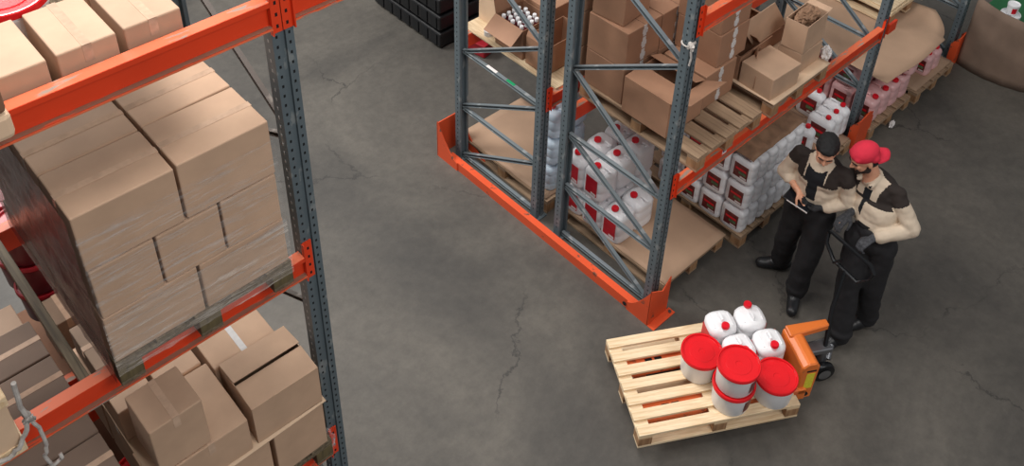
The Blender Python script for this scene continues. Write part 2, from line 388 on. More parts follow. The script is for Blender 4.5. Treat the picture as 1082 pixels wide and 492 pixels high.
fr_E2 = make_frame('rack_frame', XE, DB, DA, 2.9, 'rear grey rack frame behind the pinkish jerrycans', struts(2.9), M['hole'])
fr_F = make_frame('rack_frame', XF, 0, DC, 2.9, 'dark grey rack frame beside the tall curved cardboard', struts(2.9), M['hole'])
def beam(x0, x1, y, z, label, f=-1, sticker=None):
    """step beam on the post line y, face towards f"""
    t = thing('rack_beam', label, 'rack beam', (0, 0, 0))
    a = x0+.051; b = x1-.051
    mb = MB(); yo = y+f*.058; yi = y-f*.002; rec = y+f*.034
    poly = [(yi, z), (yo, z), (yo, z+.010), (rec, z+.013), (rec, z+BH-.030), (yo, z+BH-.022), (yo, z+BH), (yi, z+BH)]
    mb.prism(poly, a, b, M['orange'], 'x')
    mb.box(a, b, min(yo, yi)+.002, max(yo, yi)-.002, z+BH-.001, z+BH+.0015, M['orange_w'])
    mb.box(a, b, min(yo+f*.0012, yo-f*.001), max(yo+f*.0012, yo-f*.001), z+.001, z+.009, M['orange_w'])
    mb.box(a, b, min(yo-f*.001, rec), max(yo-f*.001, rec), z+.0115, z+.0135, M['lip'])
    bar = mb.build('beam_bar', t)
    for xx, s in ((x0, 1), (x1, -1)):
        m2 = MB(); xa = xx+s*.002; xb = xx+s*.05; y0 = y+f*.0365; y1 = y+f*.042
        m2.box(min(xa, xb), max(xa, xb), min(y0, y1), max(y0, y1), z-.03, z+.21, M['orange'])
        m2.box(min(xx+s*.046, xx+s*.052), max(xx+s*.046, xx+s*.052), min(y0, y+f*.058), max(y0, y+f*.058)+.0, z-.03, z+.21, M['orange'])
        for k in range(4):
            zz = z+.0+k*.055; m2.box(xx+s*.022-.005, xx+s*.022+.005, min(y1-f*.001, y1+f*.0015), max(y1-f*.001, y1+f*.0015), zz-.008, zz+.008, M['hole'])
        m2.build('end_connector', t)
    if sticker:
        m3 = MB(); sx = sticker; yy0 = rec+f*.001; m3.box(sx, sx+.055, min(rec-f*.001, rec+f*.0015), max(rec-f*.001, rec+f*.0015), z+.03, z+.083, M['labelw'])
        m3.box(sx+.006, sx+.049, min(rec, rec+f*.0022), max(rec, rec+f*.0022), z+.052, z+.078, M['blue']); m3.build('sticker', bar)
    return t
XLL = -5.8
beam(XLL, XL, 0, Z1, 'low orange beam below the loose cartons on the left rack')
beam(XLL, XL, 0, Z2, 'middle orange beam under the wrapped carton pallet')
beam(XLL, XL, 0, Z3, 'top orange beam of the left rack above the wrapped pallet')
beam(XLL, XL, DC, Z1, 'rear low orange beam of the left rack', 1)
beam(XLL, XL, DC, Z2, 'rear middle orange beam in shadow behind the wrapped pallet', 1)
beam(XLL, XL, DC, Z3, 'rear top orange beam behind the upper cartons on the left rack', 1)
beam(XL, 0, 0, Z3, 'orange beam bridging the cross aisle from the left post at the top')
beam(0, XE, 0, Z1, 'orange beam in front of the layered slim jerrycans, small blue and white sticker', sticker=.62)
beam(0, XE, 0, Z2, 'upper orange beam right of the near post, above the brown cartons')
beam(0, XE, DC, Z1, 'rear orange beam behind the large jerrycans', 1)
beam(0, XE, DC, Z2, 'upper rear orange beam behind the brown cartons', 1)
beam(0, XE, DB, Z1, 'orange beam of the rear rack under the open bottle carton')
beam(0, XE, DA, Z1, 'far orange beam of the rear rack under the open bottle carton', 1)
beam(XLL, XL, DB, Z1, 'orange beam of the rear left rack behind the stacked cartons')
def support_bar(x, z, label, y0=-.0, y1=DC, g=None):
    mb = MB(); mb.box(x-.02, x+.02, y0, y1, z+.085, z+.128, M['woodD'], .003); tag(mb.build('support_bar'), label, 'support bar', g)
support_bar(-3.955, Z2, 'grey steel pallet support bar beside the wrapped pallet on the left rack')
# foot guard: rail plus two end plates
def plate_poly(y0, y1, hi, lo, n=8, rev=False):
    pts = [(y0, 0), (y1, 0)]
    for k in range(n+1):
        t = k/n; yy = y1+(y0-y1)*t; zz = lo+(hi-lo)*(t**1.6); pts.append((yy, zz))
    return pts
g = thing('floor_guard', 'long orange floor guard along the end frames of the right rack', 'rack guard', (0, 0, 0))
mb = MB(); mb.prism([(-.155, 0), (-.145, 0), (-.145, .085), (-.095, .085), (-.095, .095), (-.155, .095)], -.02, DA+.02, M['guard'], 'y'); mb.build('guard_rail', g)
mb = MB(); mb.prism(plate_poly(-.12, .10, .40, .09), -.165, -.155, M['guard'], 'x')
mb.prism([(-.165, 0), (.07, 0), (.07, .40), (-.02, .30), (-.165, .40)], -.125, -.115, M['guard'], 'y')
mb.box(-.165, .10, -.19, -.125, 0, .008, M['guard']); mb.cyl((.07, -.16, 0), (.07, -.16, .02), .013, M['steel'])
mb.cyl((-.166, .12, .05), (-.170, .12, .05), .02, M['hole']); mb.build('corner_plate', g)
mb = MB(); mb.prism(plate_poly(DA+.16, DA-.12, .42, .09), -.165, -.155, M['guard'], 'x')
mb.prism([(-.165, 0), (.09, 0), (.09, .40), (-.165, .40)], DA+.155, DA+.165, M['guard'], 'y')
mb.prism(plate_poly(DA+.16, DA-.22, .42, .03), .09, .10, M['guard'], 'x'); mb.build('corner_plate', g)
def foot_guard(x, label):
    t = thing('foot_guard', label, 'rack guard', (x, 0, 0))
    mb = MB(); mb.prism([(-.13, 0), (.13, 0), (.13, .30), (.05, .40), (-.13, .36)], -.125, -.115, M['guard'], 'y')
    mb.build('front_plate', t)
    mb = MB(); mb.prism([(-.115, 0), (-.04, 0), (-.04, .26), (-.115, .36)], -.13, -.12, M['guard'], 'x'); mb.build('side_plate', t)
    mb = MB(); mb.prism([(-.115, 0), (-.04, 0), (-.04, .26), (-.115, .36)], .12, .13, M['guard'], 'x'); mb.build('side_plate', t)
foot_guard(XE, 'orange foot guard around the post behind the two men')
foot_guard(XF, 'orange foot guard beside the tall curved cardboard')
# string knots
kn = thing('string_knot', 'frayed beige string knot tied round the near grey post', 'string', (.0, -.01, 2.66))
mb = MB(); mb.tube([(.01+.05*math.cos(a)-.04, .0+.042*math.sin(a), .004*math.sin(3*a)) for a in [k*2*PI/16 for k in range(16)]], .006, M['string'], closed=True)
mb.tube([(-.05-.016*math.sin(k*1.9), -.042+.02*math.cos(k*2.3), .02*math.cos(k*1.4)) for k in range(12)], .012, M['string'])
mb.tube([(-.055, -.045, 0), (-.06, -.05, -.04), (-.05, -.052, -.09), (-.058, -.05, -.15)], .007, M['string']); mb.build('knot', kn)
# ---------------------------------------------------------------- goods
def pallet_proto(nm, woodm, blockm=None, L=1.2, W=.8, nb=5, bw=.125, axis='y', label='', pitch=None):
    """long side along local Y, origin at the centre of the underside"""
    t = thing('pallet', label, 'pallet')
    def bx(name, x0, x1, y0, y1, z0, z1, m):
        mb = MB(); cx, cy = (x0+x1)/2, (y0+y1)/2
        mb.box(x0-cx, x1-cx, y0-cy, y1-cy, z0, z1, m, .003); return mb.build(name, t, (cx, cy, 0))
    blockm = blockm or M['block']
    for k in range(nb):
        c = -W/2+bw/2+(W-bw)*k/(nb-1); bx('deck_board', c-bw/2, c+bw/2, -L/2, L/2, .122, .144, woodm)
    for yy in (-L/2+.05, 0, L/2-.05):
        bx('cross_board', -W/2, W/2, yy-.05, yy+.05, .100, .122, woodm)
        for xx in (-W/2+.05, 0, W/2-.05): bx('block', xx-.05, xx+.05, yy-.05, yy+.05, .022, .100, blockm)
    for xx in (-W/2+.05, 0, W/2-.05): bx('bottom_board', xx-.05, xx+.05, -L/2, L/2, 0, .022, woodm)
    return Proto(t)
PAL = pallet_proto('old', M['woodY'])
PALD = pallet_proto('dark', M['woodD'], M['blockD'])
# brightness: each pallet named by what is on it and where
PAL.put((.54, .58, 0), label='wooden pallet on the floor under the large jerrycans')
PAL.put((1.43, .47, 0), label='wooden pallet on the floor under the layered slim jerrycans')
PAL.put((2.45, .50, 0), label='wooden pallet on the floor behind the two men')
PAL.put((3.52, .45, 0), label='wooden pallet on the floor under the pinkish jerrycans')
PAL.put((4.40, .42, 0), label='wooden pallet on the floor beside the tall curved cardboard')
PAL.put((.48, 1.87, 0), label='wooden pallet on the floor of the rear rack topped with a brown sheet')
PAL.put((.62, .52, Z1+BH), label='old bare-edged pallet on the beam under the brown cartons with white tape')
PAL.put((1.55, .51, Z1+BH), label='wooden pallet on the beam under the jumbled open cartons')
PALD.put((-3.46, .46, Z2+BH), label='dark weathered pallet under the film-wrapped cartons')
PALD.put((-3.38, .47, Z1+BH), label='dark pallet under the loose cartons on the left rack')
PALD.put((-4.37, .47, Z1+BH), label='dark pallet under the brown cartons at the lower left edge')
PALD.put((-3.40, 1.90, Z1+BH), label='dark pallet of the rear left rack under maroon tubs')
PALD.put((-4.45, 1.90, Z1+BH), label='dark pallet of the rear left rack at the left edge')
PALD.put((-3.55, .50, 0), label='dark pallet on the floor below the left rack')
# pale new pallet beyond the second frame, on the beam
PALN = pallet_proto('new', M['woodP'], nb=7, bw=.10)
PALN.put((4.31, .88, .80), label='pale new pallet lying on the curling sheet right of the second frame')
t = thing('beam_end', 'short orange beam connector stub on the right side of the second post', 'rack beam', (XE+.052, -.036, Z1))
mb = MB(); mb.box(0, .006, -.006, .05, -.03, .21, M['orange']); mb.box(.0, .14, -.028, -.002, .02, .13, M['orange'], .004); mb.build('stub', t)
mb = MB(); mb.box(-.36, .36, -.58, .5, 0, .02, M['woodP'], .003); tag(mb.build('plywood_sheet', None, (4.30, .88, .9445)), 'pale plywood sheet on top of the pale new pallet', 'plywood')
def sheet(name, x0, x1, y0, y1, z, label, mat, wav=.006, edge=0, nx=14, ny=14, seed=0, thick=.006, fx=None):
    mb = MB(); bm = mb.bm; V = {}
    for i in range(nx+1):
        for j in range(ny+1):
            u, v = i/nx, j/ny; xx, yy = x0+(x1-x0)*u, y0+(y1-y0)*v
            zz = z+wav*(1+mnoise.noise((xx*4+seed, yy*4, seed)))
            if fx: xx, yy, zz = fx(u, v, xx, yy, zz)
            V[i, j] = bm.verts.new((xx, yy, zz))
    for i in range(nx):
        for j in range(ny): f = bm.faces.new((V[i, j], V[i+1, j], V[i+1, j+1], V[i, j+1])); f.smooth = True
    mb.mi(mat); o = mb.build(name)
    md = o.modifiers.new('t', 'SOLIDIFY'); md.thickness = thick; md.offset = 1
    return tag(o, label, 'cardboard sheet')
sheet('cardboard_sheet', .15, .95, -.03, 1.18, .1445, 'flat brown cardboard sheet on the floor pallet by the near post', M['sheet'], .003)
sheet('cardboard_sheet', .09, .88, 1.30, 2.46, .1445, 'flat brown cardboard sheet on the rear floor pallet behind the bracing', M['sheet'], .003, seed=3)
sheet('cardboard_sheet', 4.02, 4.80, -.15, 1.0, .1445, 'brown sheet under the last two small pinkish jerrycans', M['sheet'], .003, seed=5)
sheet('cardboard_sheet', 2.07, 2.85, -.08, 1.0, .1445, 'brown sheet under the white jerrycans behind the men', M['sheet'], .003, seed=6)
def drape(u, v, x, y, z):
    zz = z + .05*max(0, u-.55)**2*4*(1-v)**3 + .012*math.sin(u*13)*(.4+u) - .05*max(0, .12-u)*3
    y2 = y - .05*math.sin(u*PI) if v < .2 else y
    if u > .75: y2 = y + (u-.75)**2*4.2*(1-v)
    return x, y2, zz
sheet('cardboard_sheet', 3.10, 4.52, -.18, 1.25, .765, 'big curling brown cardboard sheet lying over the pinkish jerrycans', M['sheet'], .01, fx=drape, nx=40, ny=14)
mb = MB(); mb.box(.12, .92, 1.285, 2.46, 0, .015, M['woodP'], .002); tag(mb.build('plywood_sheet', None, (0, 0, Z1+BH+.002)), 'thin pale board on the rear rack under the open bottle carton', 'plywood')
# ------------- jerrycans
def loft(mb, rings, mat, n=24, p=4.5):
    before = set(mb.bm.faces); R = []
    for (z, a, b, ox, oy) in rings:
        r = []
        for k in range(n):
            t = 2*PI*k/n; c, s = math.cos(t), math.sin(t)
            q = (abs(c)**p+abs(s)**p)**(-1/p); r.append(mb.bm.verts.new((ox+a*c*q, oy+b*s*q, z)))
        R.append(r)
    for A, B in zip(R, R[1:]):
        for k in range(n): mb.bm.faces.new((A[k], A[(k+1) % n], B[(k+1) % n], B[k]))
    mb.bm.faces.new(R[0][::-1]); mb.bm.faces.new(R[-1])
    mb._fin(before, mat, True)
def can_proto(sx, sy, h, mat, lab, cx, cy, kind, facelab='x', capr=.024, ridges=True, pw=4.5):
    """sx, sy footprint; cap at local cx, cy; label on the -X face (or on -Y)"""
    t = thing('jerrycan', kind, 'jerrycan')
    a, b = sx/2-.003, sy/2-.003; H = h-.03
    mb = MB()
    loft(mb, [(0, a*.90, b*.90, 0, 0), (.012, a*.98, b*.98, 0, 0), (.03, a, b, 0, 0), (H*.30, a, b, 0, 0), (H*.32, a*.975, b*.985, 0, 0), (H*.34, a, b, 0, 0), (H*.66, a, b, 0, 0), (H*.68, a*.975, b*.985, 0, 0), (H*.70, a, b, 0, 0),
              (H*.84, a, b, 0, 0), (H*.91, a*.90, b*.92, 0, 0), (H*.965, a*.66, b*.74, 0, 0), (H*.98, a*.5, b*.6, 0, 0)], mat, p=pw)
    # neck and grip moulded on the shoulder
    mb.cyl((cx, cy, H*.9), (cx, cy, h-.02), capr*1.05, mat, seg=16)
    if ridges:
        for k in (-1, 1): mb.tube([(k*a*.62, -b*.55, H*.955), (k*a*.62, b*.55, H*.955)], .006, mat, seg=6)
    body = mb.build('bottle_body', t)
    g = MB(); s = 1 if cy < 0 else -1
    if abs(cy) > abs(cx) or True:
        L = b*.62; y0 = cy+s*.05; 
        pts = [(cx*.2, y0, H*.93), (cx*.2, y0+s*.012, H*1.03), (cx*.2, y0+s*L*.55, H*1.045), (cx*.2, y0+s*L, H*1.03), (cx*.2, min(b*.72, abs(y0+s*(L+.015)))*s if s > 0 else -min(b*.72, abs(y0+s*(L+.015))), H*.93)]
        g.tube(pts, .0115, mat, seg=8)
    g.build('grip', t)
    c = MB(); c.lathe([(capr*1.12, h-.028), (capr*1.18, h-.024), (capr*1.18, h-.006), (capr*1.02, h), (0, h)], M['red'], 18, (cx, cy, 0)); c.build('screw_cap', t)
    l = MB()
    e = .0012
    if facelab == 'x':
        l.box(-a-e, -a+.001, -b*.66, b*.56, H*.18, H*.76, lab); l.box(-a-2*e, -a, -b*.60, -b*.05, H*.20, H*.27, M['labelw'])
        l.box(-a-2*e, -a, -b*.5, b*.1, H*.34, H*.45, M['label_green'] if lab == M['label_dk'] else lab)
        if lab == M['label_dk']: l.box(-a-2*e, -a, -b*.5, b*.42, H*.50, H*.58, M['red'])
    else:
        l.box(-a*.5, a*.5, -b-e, -b+.001, H*.22, H*.72, lab)
    l.build('paper_label', body)
    return Proto(t)
BIG = can_proto(.235, .222, .335, M['can'], M['label'], -.045, .01, 'jerrycan', capr=.027)
ORD = ['first', 'second', 'third', 'fourth', 'fifth', 'sixth', 'seventh']
zb = .151
low = [(0, .61), (1, .61), (0, .83), (1, .83), (2, .83), (0, 1.05), (1, 1.05), (2, 1.05)]
for i, y in low:
    row = {.61: 'front', .83: 'middle', 1.05: 'back'}[y]
    BIG.put((.265+.236*i, y, zb), label='large white jerrycan with red label, lower layer, %s row, %s from the bracing' % (row, ORD[i]), group='large white jerrycans', rotz=random.uniform(-.04, .04))
for i, y in [(0, .83), (1, .83), (2, .83), (0, 1.05), (1, 1.05), (2, 1.05)]:
    row = {.83: 'front', 1.05: 'back'}[y]
    BIG.put((.250+.236*i, y, zb+.336), label='large white jerrycan with red label, upper layer, %s row, %s from the bracing' % (row, ORD[i]), group='large white jerrycans', rotz=random.uniform(-.06, .06))
BLU = can_proto(.215, .215, .30, M['canblue'], M['label'], .03, -.01, 'bluish', ridges=False)
for k in range(3):
    BLU.put((.27+.01*k, 1.43, zb+.302*k), rotz=PI, label='bluish white jerrycan %s in the stack seen between the two middle posts' % ['lowest', 'second', 'topmost'][k], group='bluish jerrycans')
    BLU.put((.50+.01*k, 1.44, zb+.302*k), rotz=PI, label='bluish white jerrycan %s in the stack behind the one between the middle posts' % ['lowest', 'second', 'topmost'][k], group='bluish jerrycans')
SL = can_proto(.128, .232, .275, M['can'], M['label_dk'], 0, -.045, 'slim', capr=.02)
for k in range(3):
    for i in range(6):
        for j in range(4):
            if i > 0 and j > 0: continue
            if i == 0: lb = 'slim white jerrycan with picture label, %s layer, %s in from the aisle' % (['bottom', 'middle', 'top'][k], ORD[j])
            else: lb = 'slim white jerrycan, %s layer, %s from the near corner along the aisle side' % (['bottom', 'middle', 'top'][k], ORD[i])
            SL.put((1.10+.131*i, .01+.236*j, .144+.277*k), label=lb, group='slim jerrycans layered on a pallet')
def lumps(u, v, x, y, z):
    return x, y, z + .018*abs(math.sin(u*PI*3))**.5 - .03*(max(0, abs(v-.5)-.44)*8)**2 - .03*(max(0, abs(u-.5)-.46)*10)**2
sheet('paper_pad', 1.045, 1.82, -.088, .92, .978, 'lumpy brown paper pad laid on top of the slim jerrycans', M['paper'], .008, fx=lumps, nx=48, ny=24, thick=.004)
WH = can_proto(.128, .27, .335, M['can'], M['label_dk'], 0, -.055, 'white', capr=.022)
for n, (x, y, lb) in enumerate([(2.59, .12, 'left'), (2.725, .12, 'middle'), (2.86, .13, 'right')]):
    WH.put((x, y, .152), label='white jerrycan behind the black-haired man, %s of three side by side' % lb, group='jerrycans behind the men')
WH.put((2.87, .40, .152), label='white jerrycan behind the three side by side at the second post', group='jerrycans behind the men')
WH.put((2.33, .18, .152), rotz=.2, label='white jerrycan right of the paper pad, nearer the aisle', group='jerrycans behind the men')
WH.put((2.20, .36, .152), rotz=-.1, label='white jerrycan right of the paper pad, farther from the aisle', group='jerrycans behind the men')
PK = can_proto(.19, .24, .305, M['canpink'], M['label_dk'], .0, -.07, 'pink', capr=.026)
for k in range(2):
    for i in range(4):
        for j in range(3):
            if k == 1 and (j == 0): continue
            PK.put((3.26+.195*i, .02+.25*j, .144+.306*k), label='pinkish jerrycan under the curling sheet, %s layer, %s row, %s from the post' % (['lower', 'upper'][k], ORD[j], ORD[i]), group='pinkish jerrycans under the curling sheet')
PK.put((3.83, -.02, .46), rot=(0, .18, .1), label='tilted pinkish jerrycan poking out under the curling sheet', group='pinkish jerrycans')
PK2 = can_proto(.15, .20, .27, M['canpink'], M['label_dk'], 0, -.04, 'small', capr=.024)
PK2.put((4.38, -.0, .152), label='small pinkish jerrycan near the tall curved cardboard, its label showing')
PK2.put((4.54, .0, .152), label='small pinkish jerrycan nearest the tall curved cardboard')
for i in range(4):
    PK.put((2.2+.2*i, 1.48, .9), label='pinkish jerrycan in the rear rack, %s from the left, half hidden by struts' % ORD[i], group='pinkish jerrycans in the rear rack')
mb = MB(); mb.box(-.42, .42, -.3, .5, 0, .9, M['card2'], .01); tag(mb.build('cardboard_box', None, (2.5, 1.65, 0)), 'tall brown carton base in the rear rack under pinkish jerrycans', 'carton')
# ------------- cartons
def carton(x0, x1, y0, y1, z0, z1, label, mat='card', tape='x', group=None, rotz=0, tmat='tape', seams=True, bev=.006, name='carton', side=True):
    cx, cy = (x0+x1)/2, (y0+y1)/2; w, d, h = (x1-x0)/2, (y1-y0)/2, z1-z0
    t = thing(name, label, 'carton', (cx, cy, z0), rotz, group)
    w -= .002; d -= .002; h -= .001
    mb = MB(); mb.box(-w, w, -d, d, 0, h, M[mat], bev)
    if seams:
        if tape == 'x': mb.box(-w+.004, w-.004, -.0015, .0015, h-.002, h+.0006, M['seam'])
        else: mb.box(-.0015, .0015, -d+.004, d-.004, h-.002, h+.0006, M['seam'])
    body = mb.build('box_body', t)
    if tape:
        tb = MB(); e = .0012; tw = .016; dn = min(.07, h*.3)
        if tape == 'x':
            tb.box(-w-e, w+e, -tw, tw, h-.001, h+e, M[tmat])
            for s in (-1, 1): tb.box(s*w-e, s*w+e, -tw, tw, h-dn, h, M[tmat])
        elif tape == 'y':
            tb.box(-tw, tw, -d-e, d+e, h-.001, h+e, M[tmat])
            for s in (-1, 1): tb.box(-tw, tw, s*d-e, s*d+e, h-dn, h, M[tmat])
        elif tape == 'v':     # white tape down the middle of the -Y face, and the -X face
            for q in range(3):
                zz = h*q/3
                tb.box(-.018, .018, -d-e, -d+e, zz+.01, zz+h/3-.0, M[tmat])
                tb.box(-.028, .028, -d-2*e, -d, zz+h/6-.02, zz+h/6+.02, M[tmat])
        elif tape == 'vx':
            for q in range(3):
                zz = h*q/3
                tb.box(-w-e, -w+e, -.022, .022, zz+.01, zz+h/3, M[tmat]); tb.box(-w-2*e, -w, -.036, .036, zz+h/6-.025, zz+h/6+.025, M[tmat])
        tb.build('packing_tape', body)
    return t
def open_carton(x0, x1, y0, y1, z0, z1, label, mat='card', flaps=(), rotz=0, filled=.0, group=None):
    """flaps: list of (side, angle from vertical outward in degrees, length)"""
    cx, cy = (x0+x1)/2, (y0+y1)/2; w, d, h = (x1-x0)/2, (y1-y0)/2, z1-z0
    t = thing('open_carton', label, 'carton', (cx, cy, z0), rotz, group)
    mb = MB(); e = .005
    mb.box(-w, w, -d, d, 0, e, M[mat]); mb.box(-w, -w+e, -d, d, 0, h, M[mat]); mb.box(w-e, w, -d, d, 0, h, M[mat])
    mb.box(-w+e, w-e, -d, -d+e, 0, h, M[mat]); mb.box(-w+e, w-e, d-e, d, 0, h, M[mat])
    mb.box(-w+e, w-e, -d+e, d-e, e, e+.004, M['card_in'])
    mb.build('box_body', t)
    for sd, ang, ln in flaps:
        a = math.radians(ang); fm = MB(); out, up = math.sin(a)*ln, math.cos(a)*ln
        if sd == 'x-': fm.slab((-w, -d, h), (0, 2*d, 0), (-out, 0, up), .004, M[mat])
        if sd == 'x+': fm.slab((w, -d, h), (0, 2*d, 0), (out, 0, up), .004, M[mat])
        if sd == 'y-': fm.slab((-w, -d, h), (2*w, 0, 0), (0, -out, up), .004, M[mat])
        if sd == 'y+': fm.slab((-w, d, h), (2*w, 0, 0), (0, out, up), .004, M[mat])
        fm.build('flap', t)
    return t
# wrapped pallet, middle level of the left rack
zp = Z2+BH+.144
X0, X1 = -3.86, -3.06; g1 = 'cartons of the wrapped pallet'
rows = [(-.135, .155), (.16, .445), (.45, .735), (.74, 1.03)]; rn = ['front', 'second', 'third', 'rear']
zl = [zp, zp+.262, zp+.530, zp+.812]
for r, (ya, yb) in enumerate(rows):
    for c in range(2):
        cn = ['left', 'right'][c]; xa = X0+.40*c+.004; xb = X0+.40*(c+1)-.004
        carton(xa, xb, ya, yb, zl[2], zl[3]-(.0 if c else .006), 'brown taped carton in the top layer of the wrapped pallet, %s row, %s' % (rn[r], cn), 'card', 'x', g1, rotz=random.uniform(-.012, .012))
        carton(xa, xb, ya, yb, zl[0], zl[1], 'brown carton in the bottom layer of the wrapped pallet, %s row, %s' % (rn[r], cn), 'card', 'x', g1)
    for c in range(3):
        xs = [X0+.004, -3.595, -3.325, X1-.004]
        carton(xs[c]+.003, xs[c+1]-.003, ya, yb, zl[1], zl[2]-.006, 'brown carton in the middle layer of the wrapped pallet, %s row, %s of three' % (rn[r], ['left', 'centre', 'right'][c]), 'card', 'x', g1)
# stretch film round it
def film():
    t = thing('stretch_film', 'glossy clear stretch film wound round the carton pallet on the left rack', 'plastic film', (-3.46, .45, zp-.04))
    def wall(p0, p1, z0, z1, mat, n=60, m=34, seed=0, nm='film_wrap'):
        mb = MB(); bm = mb.bm; V = {}; p0, p1 = Vector(p0), Vector(p1); nrm = Vector((p1-p0)[:]).cross(Vector((0, 0, 1))).normalized()
        for i in range(n+1):
            for j in range(m+1):
                u, v = i/n, j/m; p = p0.lerp(p1, u); z = z0+(z1-z0)*v
                w = .0105 + .006*mnoise.noise((u*3+seed, (v*14+u*3), seed)) + .004*mnoise.noise((u*20, v*24, seed+4))
                V[i, j] = bm.verts.new((p.x+nrm.x*w, p.y+nrm.y*w, z))
        for i in range(n):
            for j in range(m): f = bm.faces.new((V[i, j], V[i+1, j], V[i+1, j+1], V[i, j+1])); f.smooth = True
        mb.mi(mat); return mb.build(nm, t)
    a, b, c, d = (-.402, -.588), (.402, -.588), (.402, .588), (-.402, .588)
    H2 = .76
    wall((*a, 0), (*b, 0), .27, H2, M['film'], seed=1)
    wall((*a, 0), (*b, 0), -.03, .29, M['film2'], seed=7)
    wall((*b, 0), (*c, 0), -.03, H2, M['film'], seed=2)
    wall((*c, 0), (*d, 0), -.03, H2, M['film'], seed=3)
    wall((*d, 0), (*a, 0), -.10, H2+.09, M['film_reflect'], seed=4, nm='painted_reflection_side')  # tinted side wall stands for shade and red reflections
    return t
film()
# upper level of the left rack
mb = MB(); mb.box(-5.2, -3.24, .03, .96, 0, .02, M['woodD']); tag(mb.build('shelf_board', None, (0, 0, 4.10)), 'board shelf between the top beams under the upper cartons', 'shelf')
mb = None
zt = 4.121
tops = [(-4.19, -3.985), (-3.96, -3.735), (-3.705, -3.495), (-3.47, -3.255)]
for i, (a, b) in enumerate(tops):
    carton(a, b, .025, .345, zt, 4.36, 'brown carton on the top left shelf, %s from the left' % ORD[i], 'card', 'y' if i > 1 else None, 'cartons on the top left shelf', rotz=random.uniform(-.02, .02), seams=i > 1)
for i, (a, b) in enumerate([(-3.47, -3.265)]):
    carton(a, b, .36, .69, zt, 4.35, 'brown carton on the top left shelf behind the rightmost one', 'card', 'y', 'cartons on the top left shelf')
# tubs with lids
def tub_proto(r, h, lidm, label, labcol, body='white', ang=-1.2, rr=.9):
    t = thing('paint_tub', label, 'tub')
    mb = MB(); mb.lathe([(0, 0), (r*rr*.97, 0), (r*rr, .008), (r*.965, h*.80), (r*1.0, h*.81), (r*1.0, h*.84), (r*.97, h*.85), (r*.975, h-.022), (0, h-.022)], M[body], 36); tbody = mb.build('tub_body', t)
    l = MB(); l.lathe([(r*1.0, h-.032), (r*1.035, h-.028), (r*1.035, h-.004), (r*1.01, h), (r*.95, h-.001), (r*.93, h-.013), (r*.62, h-.013), (r*.60, h-.010), (r*.16, h-.010), (r*.14, h-.014), (0, h-.014)], lidm, 40); l.build('lid', t)
    k = MB(); n = 8; a0 = ang; 
    before = set(k.bm.faces); P = []
    for i in range(n+1):
        a = a0+i*.85/n; R1 = r*.935+.0022; R0 = r*.915+.0022
        P.append((k.bm.verts.new((R0*math.cos(a), R0*math.sin(a), h*.18)), k.bm.verts.new((R1*math.cos(a)*1.02, R1*math.sin(a)*1.02, h*.72))))
    for A, B in zip(P, P[1:]): k.bm.faces.new((A[0], B[0], B[1], A[1]))
    k._fin(before, labcol, True)
    k.build('paper_label', tbody)
    return Proto(t)
TUBR = tub_proto(.150, .24, M['lid'], 'tub', M['label_dk'], 'white')
TUBR.put((-3.70, .52, zt), label='white tub with glossy red lid behind the cartons on the top left shelf')
TUBR.put((-4.02, .52, zt), label='second red lidded tub at the top left corner')
TUBR.put((-3.73, .82, .145), label='red lidded tub low in shadow under the left rack, lowest of its stack')
for k in range(3):
    if k: TUBR.put((-3.73, .82, .145+.242*k), label='red lidded tub low in shadow under the left rack, %s of its stack' % ['', 'middle', 'topmost'][k])
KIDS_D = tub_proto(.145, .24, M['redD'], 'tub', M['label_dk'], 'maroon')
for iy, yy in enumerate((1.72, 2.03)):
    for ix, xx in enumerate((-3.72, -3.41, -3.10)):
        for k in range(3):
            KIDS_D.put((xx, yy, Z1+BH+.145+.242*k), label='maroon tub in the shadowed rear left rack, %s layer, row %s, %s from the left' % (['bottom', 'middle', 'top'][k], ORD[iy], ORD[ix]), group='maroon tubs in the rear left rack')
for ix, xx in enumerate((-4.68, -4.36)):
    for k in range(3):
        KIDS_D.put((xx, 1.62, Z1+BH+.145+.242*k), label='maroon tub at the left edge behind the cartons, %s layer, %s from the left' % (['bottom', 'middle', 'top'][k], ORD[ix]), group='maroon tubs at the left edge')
# loose cartons on the low level of the left rack
zq = Z1+BH+.144
g2 = 'loose cartons on the low left rack'
carton(-3.29, -3.00, -.13, .25, zq, 1.885, 'lower right brown carton on the low left rack, front', 'card', 'x', g2)
carton(-3.60, -3.31, -.13, .25, zq, 1.885, 'lower middle brown carton on the low left rack, front', 'card', 'x', g2)
carton(-3.84, -3.62, -.12, .25, zq, 1.885, 'lower left brown carton on the low left rack, front', 'card', 'x', g2)
for i, (a, b) in enumerate([(-3.83, -3.43), (-3.41, -3.00)]):
    carton(a, b, .27, .62, zq, 1.885, 'brown carton of the bottom layer on the low left rack, second row, %s' % ['left', 'right'][i], 'card', 'x', g2)
    carton(a, b, .64, 1.02, zq, 1.885, 'brown carton of the bottom layer on the low left rack, rear row, %s' % ['left', 'right'][i], 'card', 'x', g2)
sheet('cardboard_sheet', -3.83, -2.99, -.145, .60, 1.886, 'kraft layer pad sticking out between the loose cartons of the left rack', M['card_pale'], .002, thick=.006)
zr = 1.897
A = open_carton(-3.36, -3.00, -.13, .20, zr, 2.165, 'carton with half-raised top flaps beside the left post', 'card', [('y-', -86, .16), ('y+', -80, .16)], rotz=-.03, group=g2)
carton(-3.375, -3.03, .215, .52, zr, 2.13, 'carton with white tape across the top behind the flap-topped one', 'card', 'y', g2, tmat='tapew', rotz=-.02)
carton(-3.77, -3.39, -.13, .29, zr, 2.135, 'bulging taped carton under the topmost carton of the left rack', 'card', 'y', g2, rotz=-.02)
carton(-3.62, -3.40, .31, .60, zr, 2.12, 'brown carton behind the bulging one, taped lengthwise', 'card', 'x', g2)
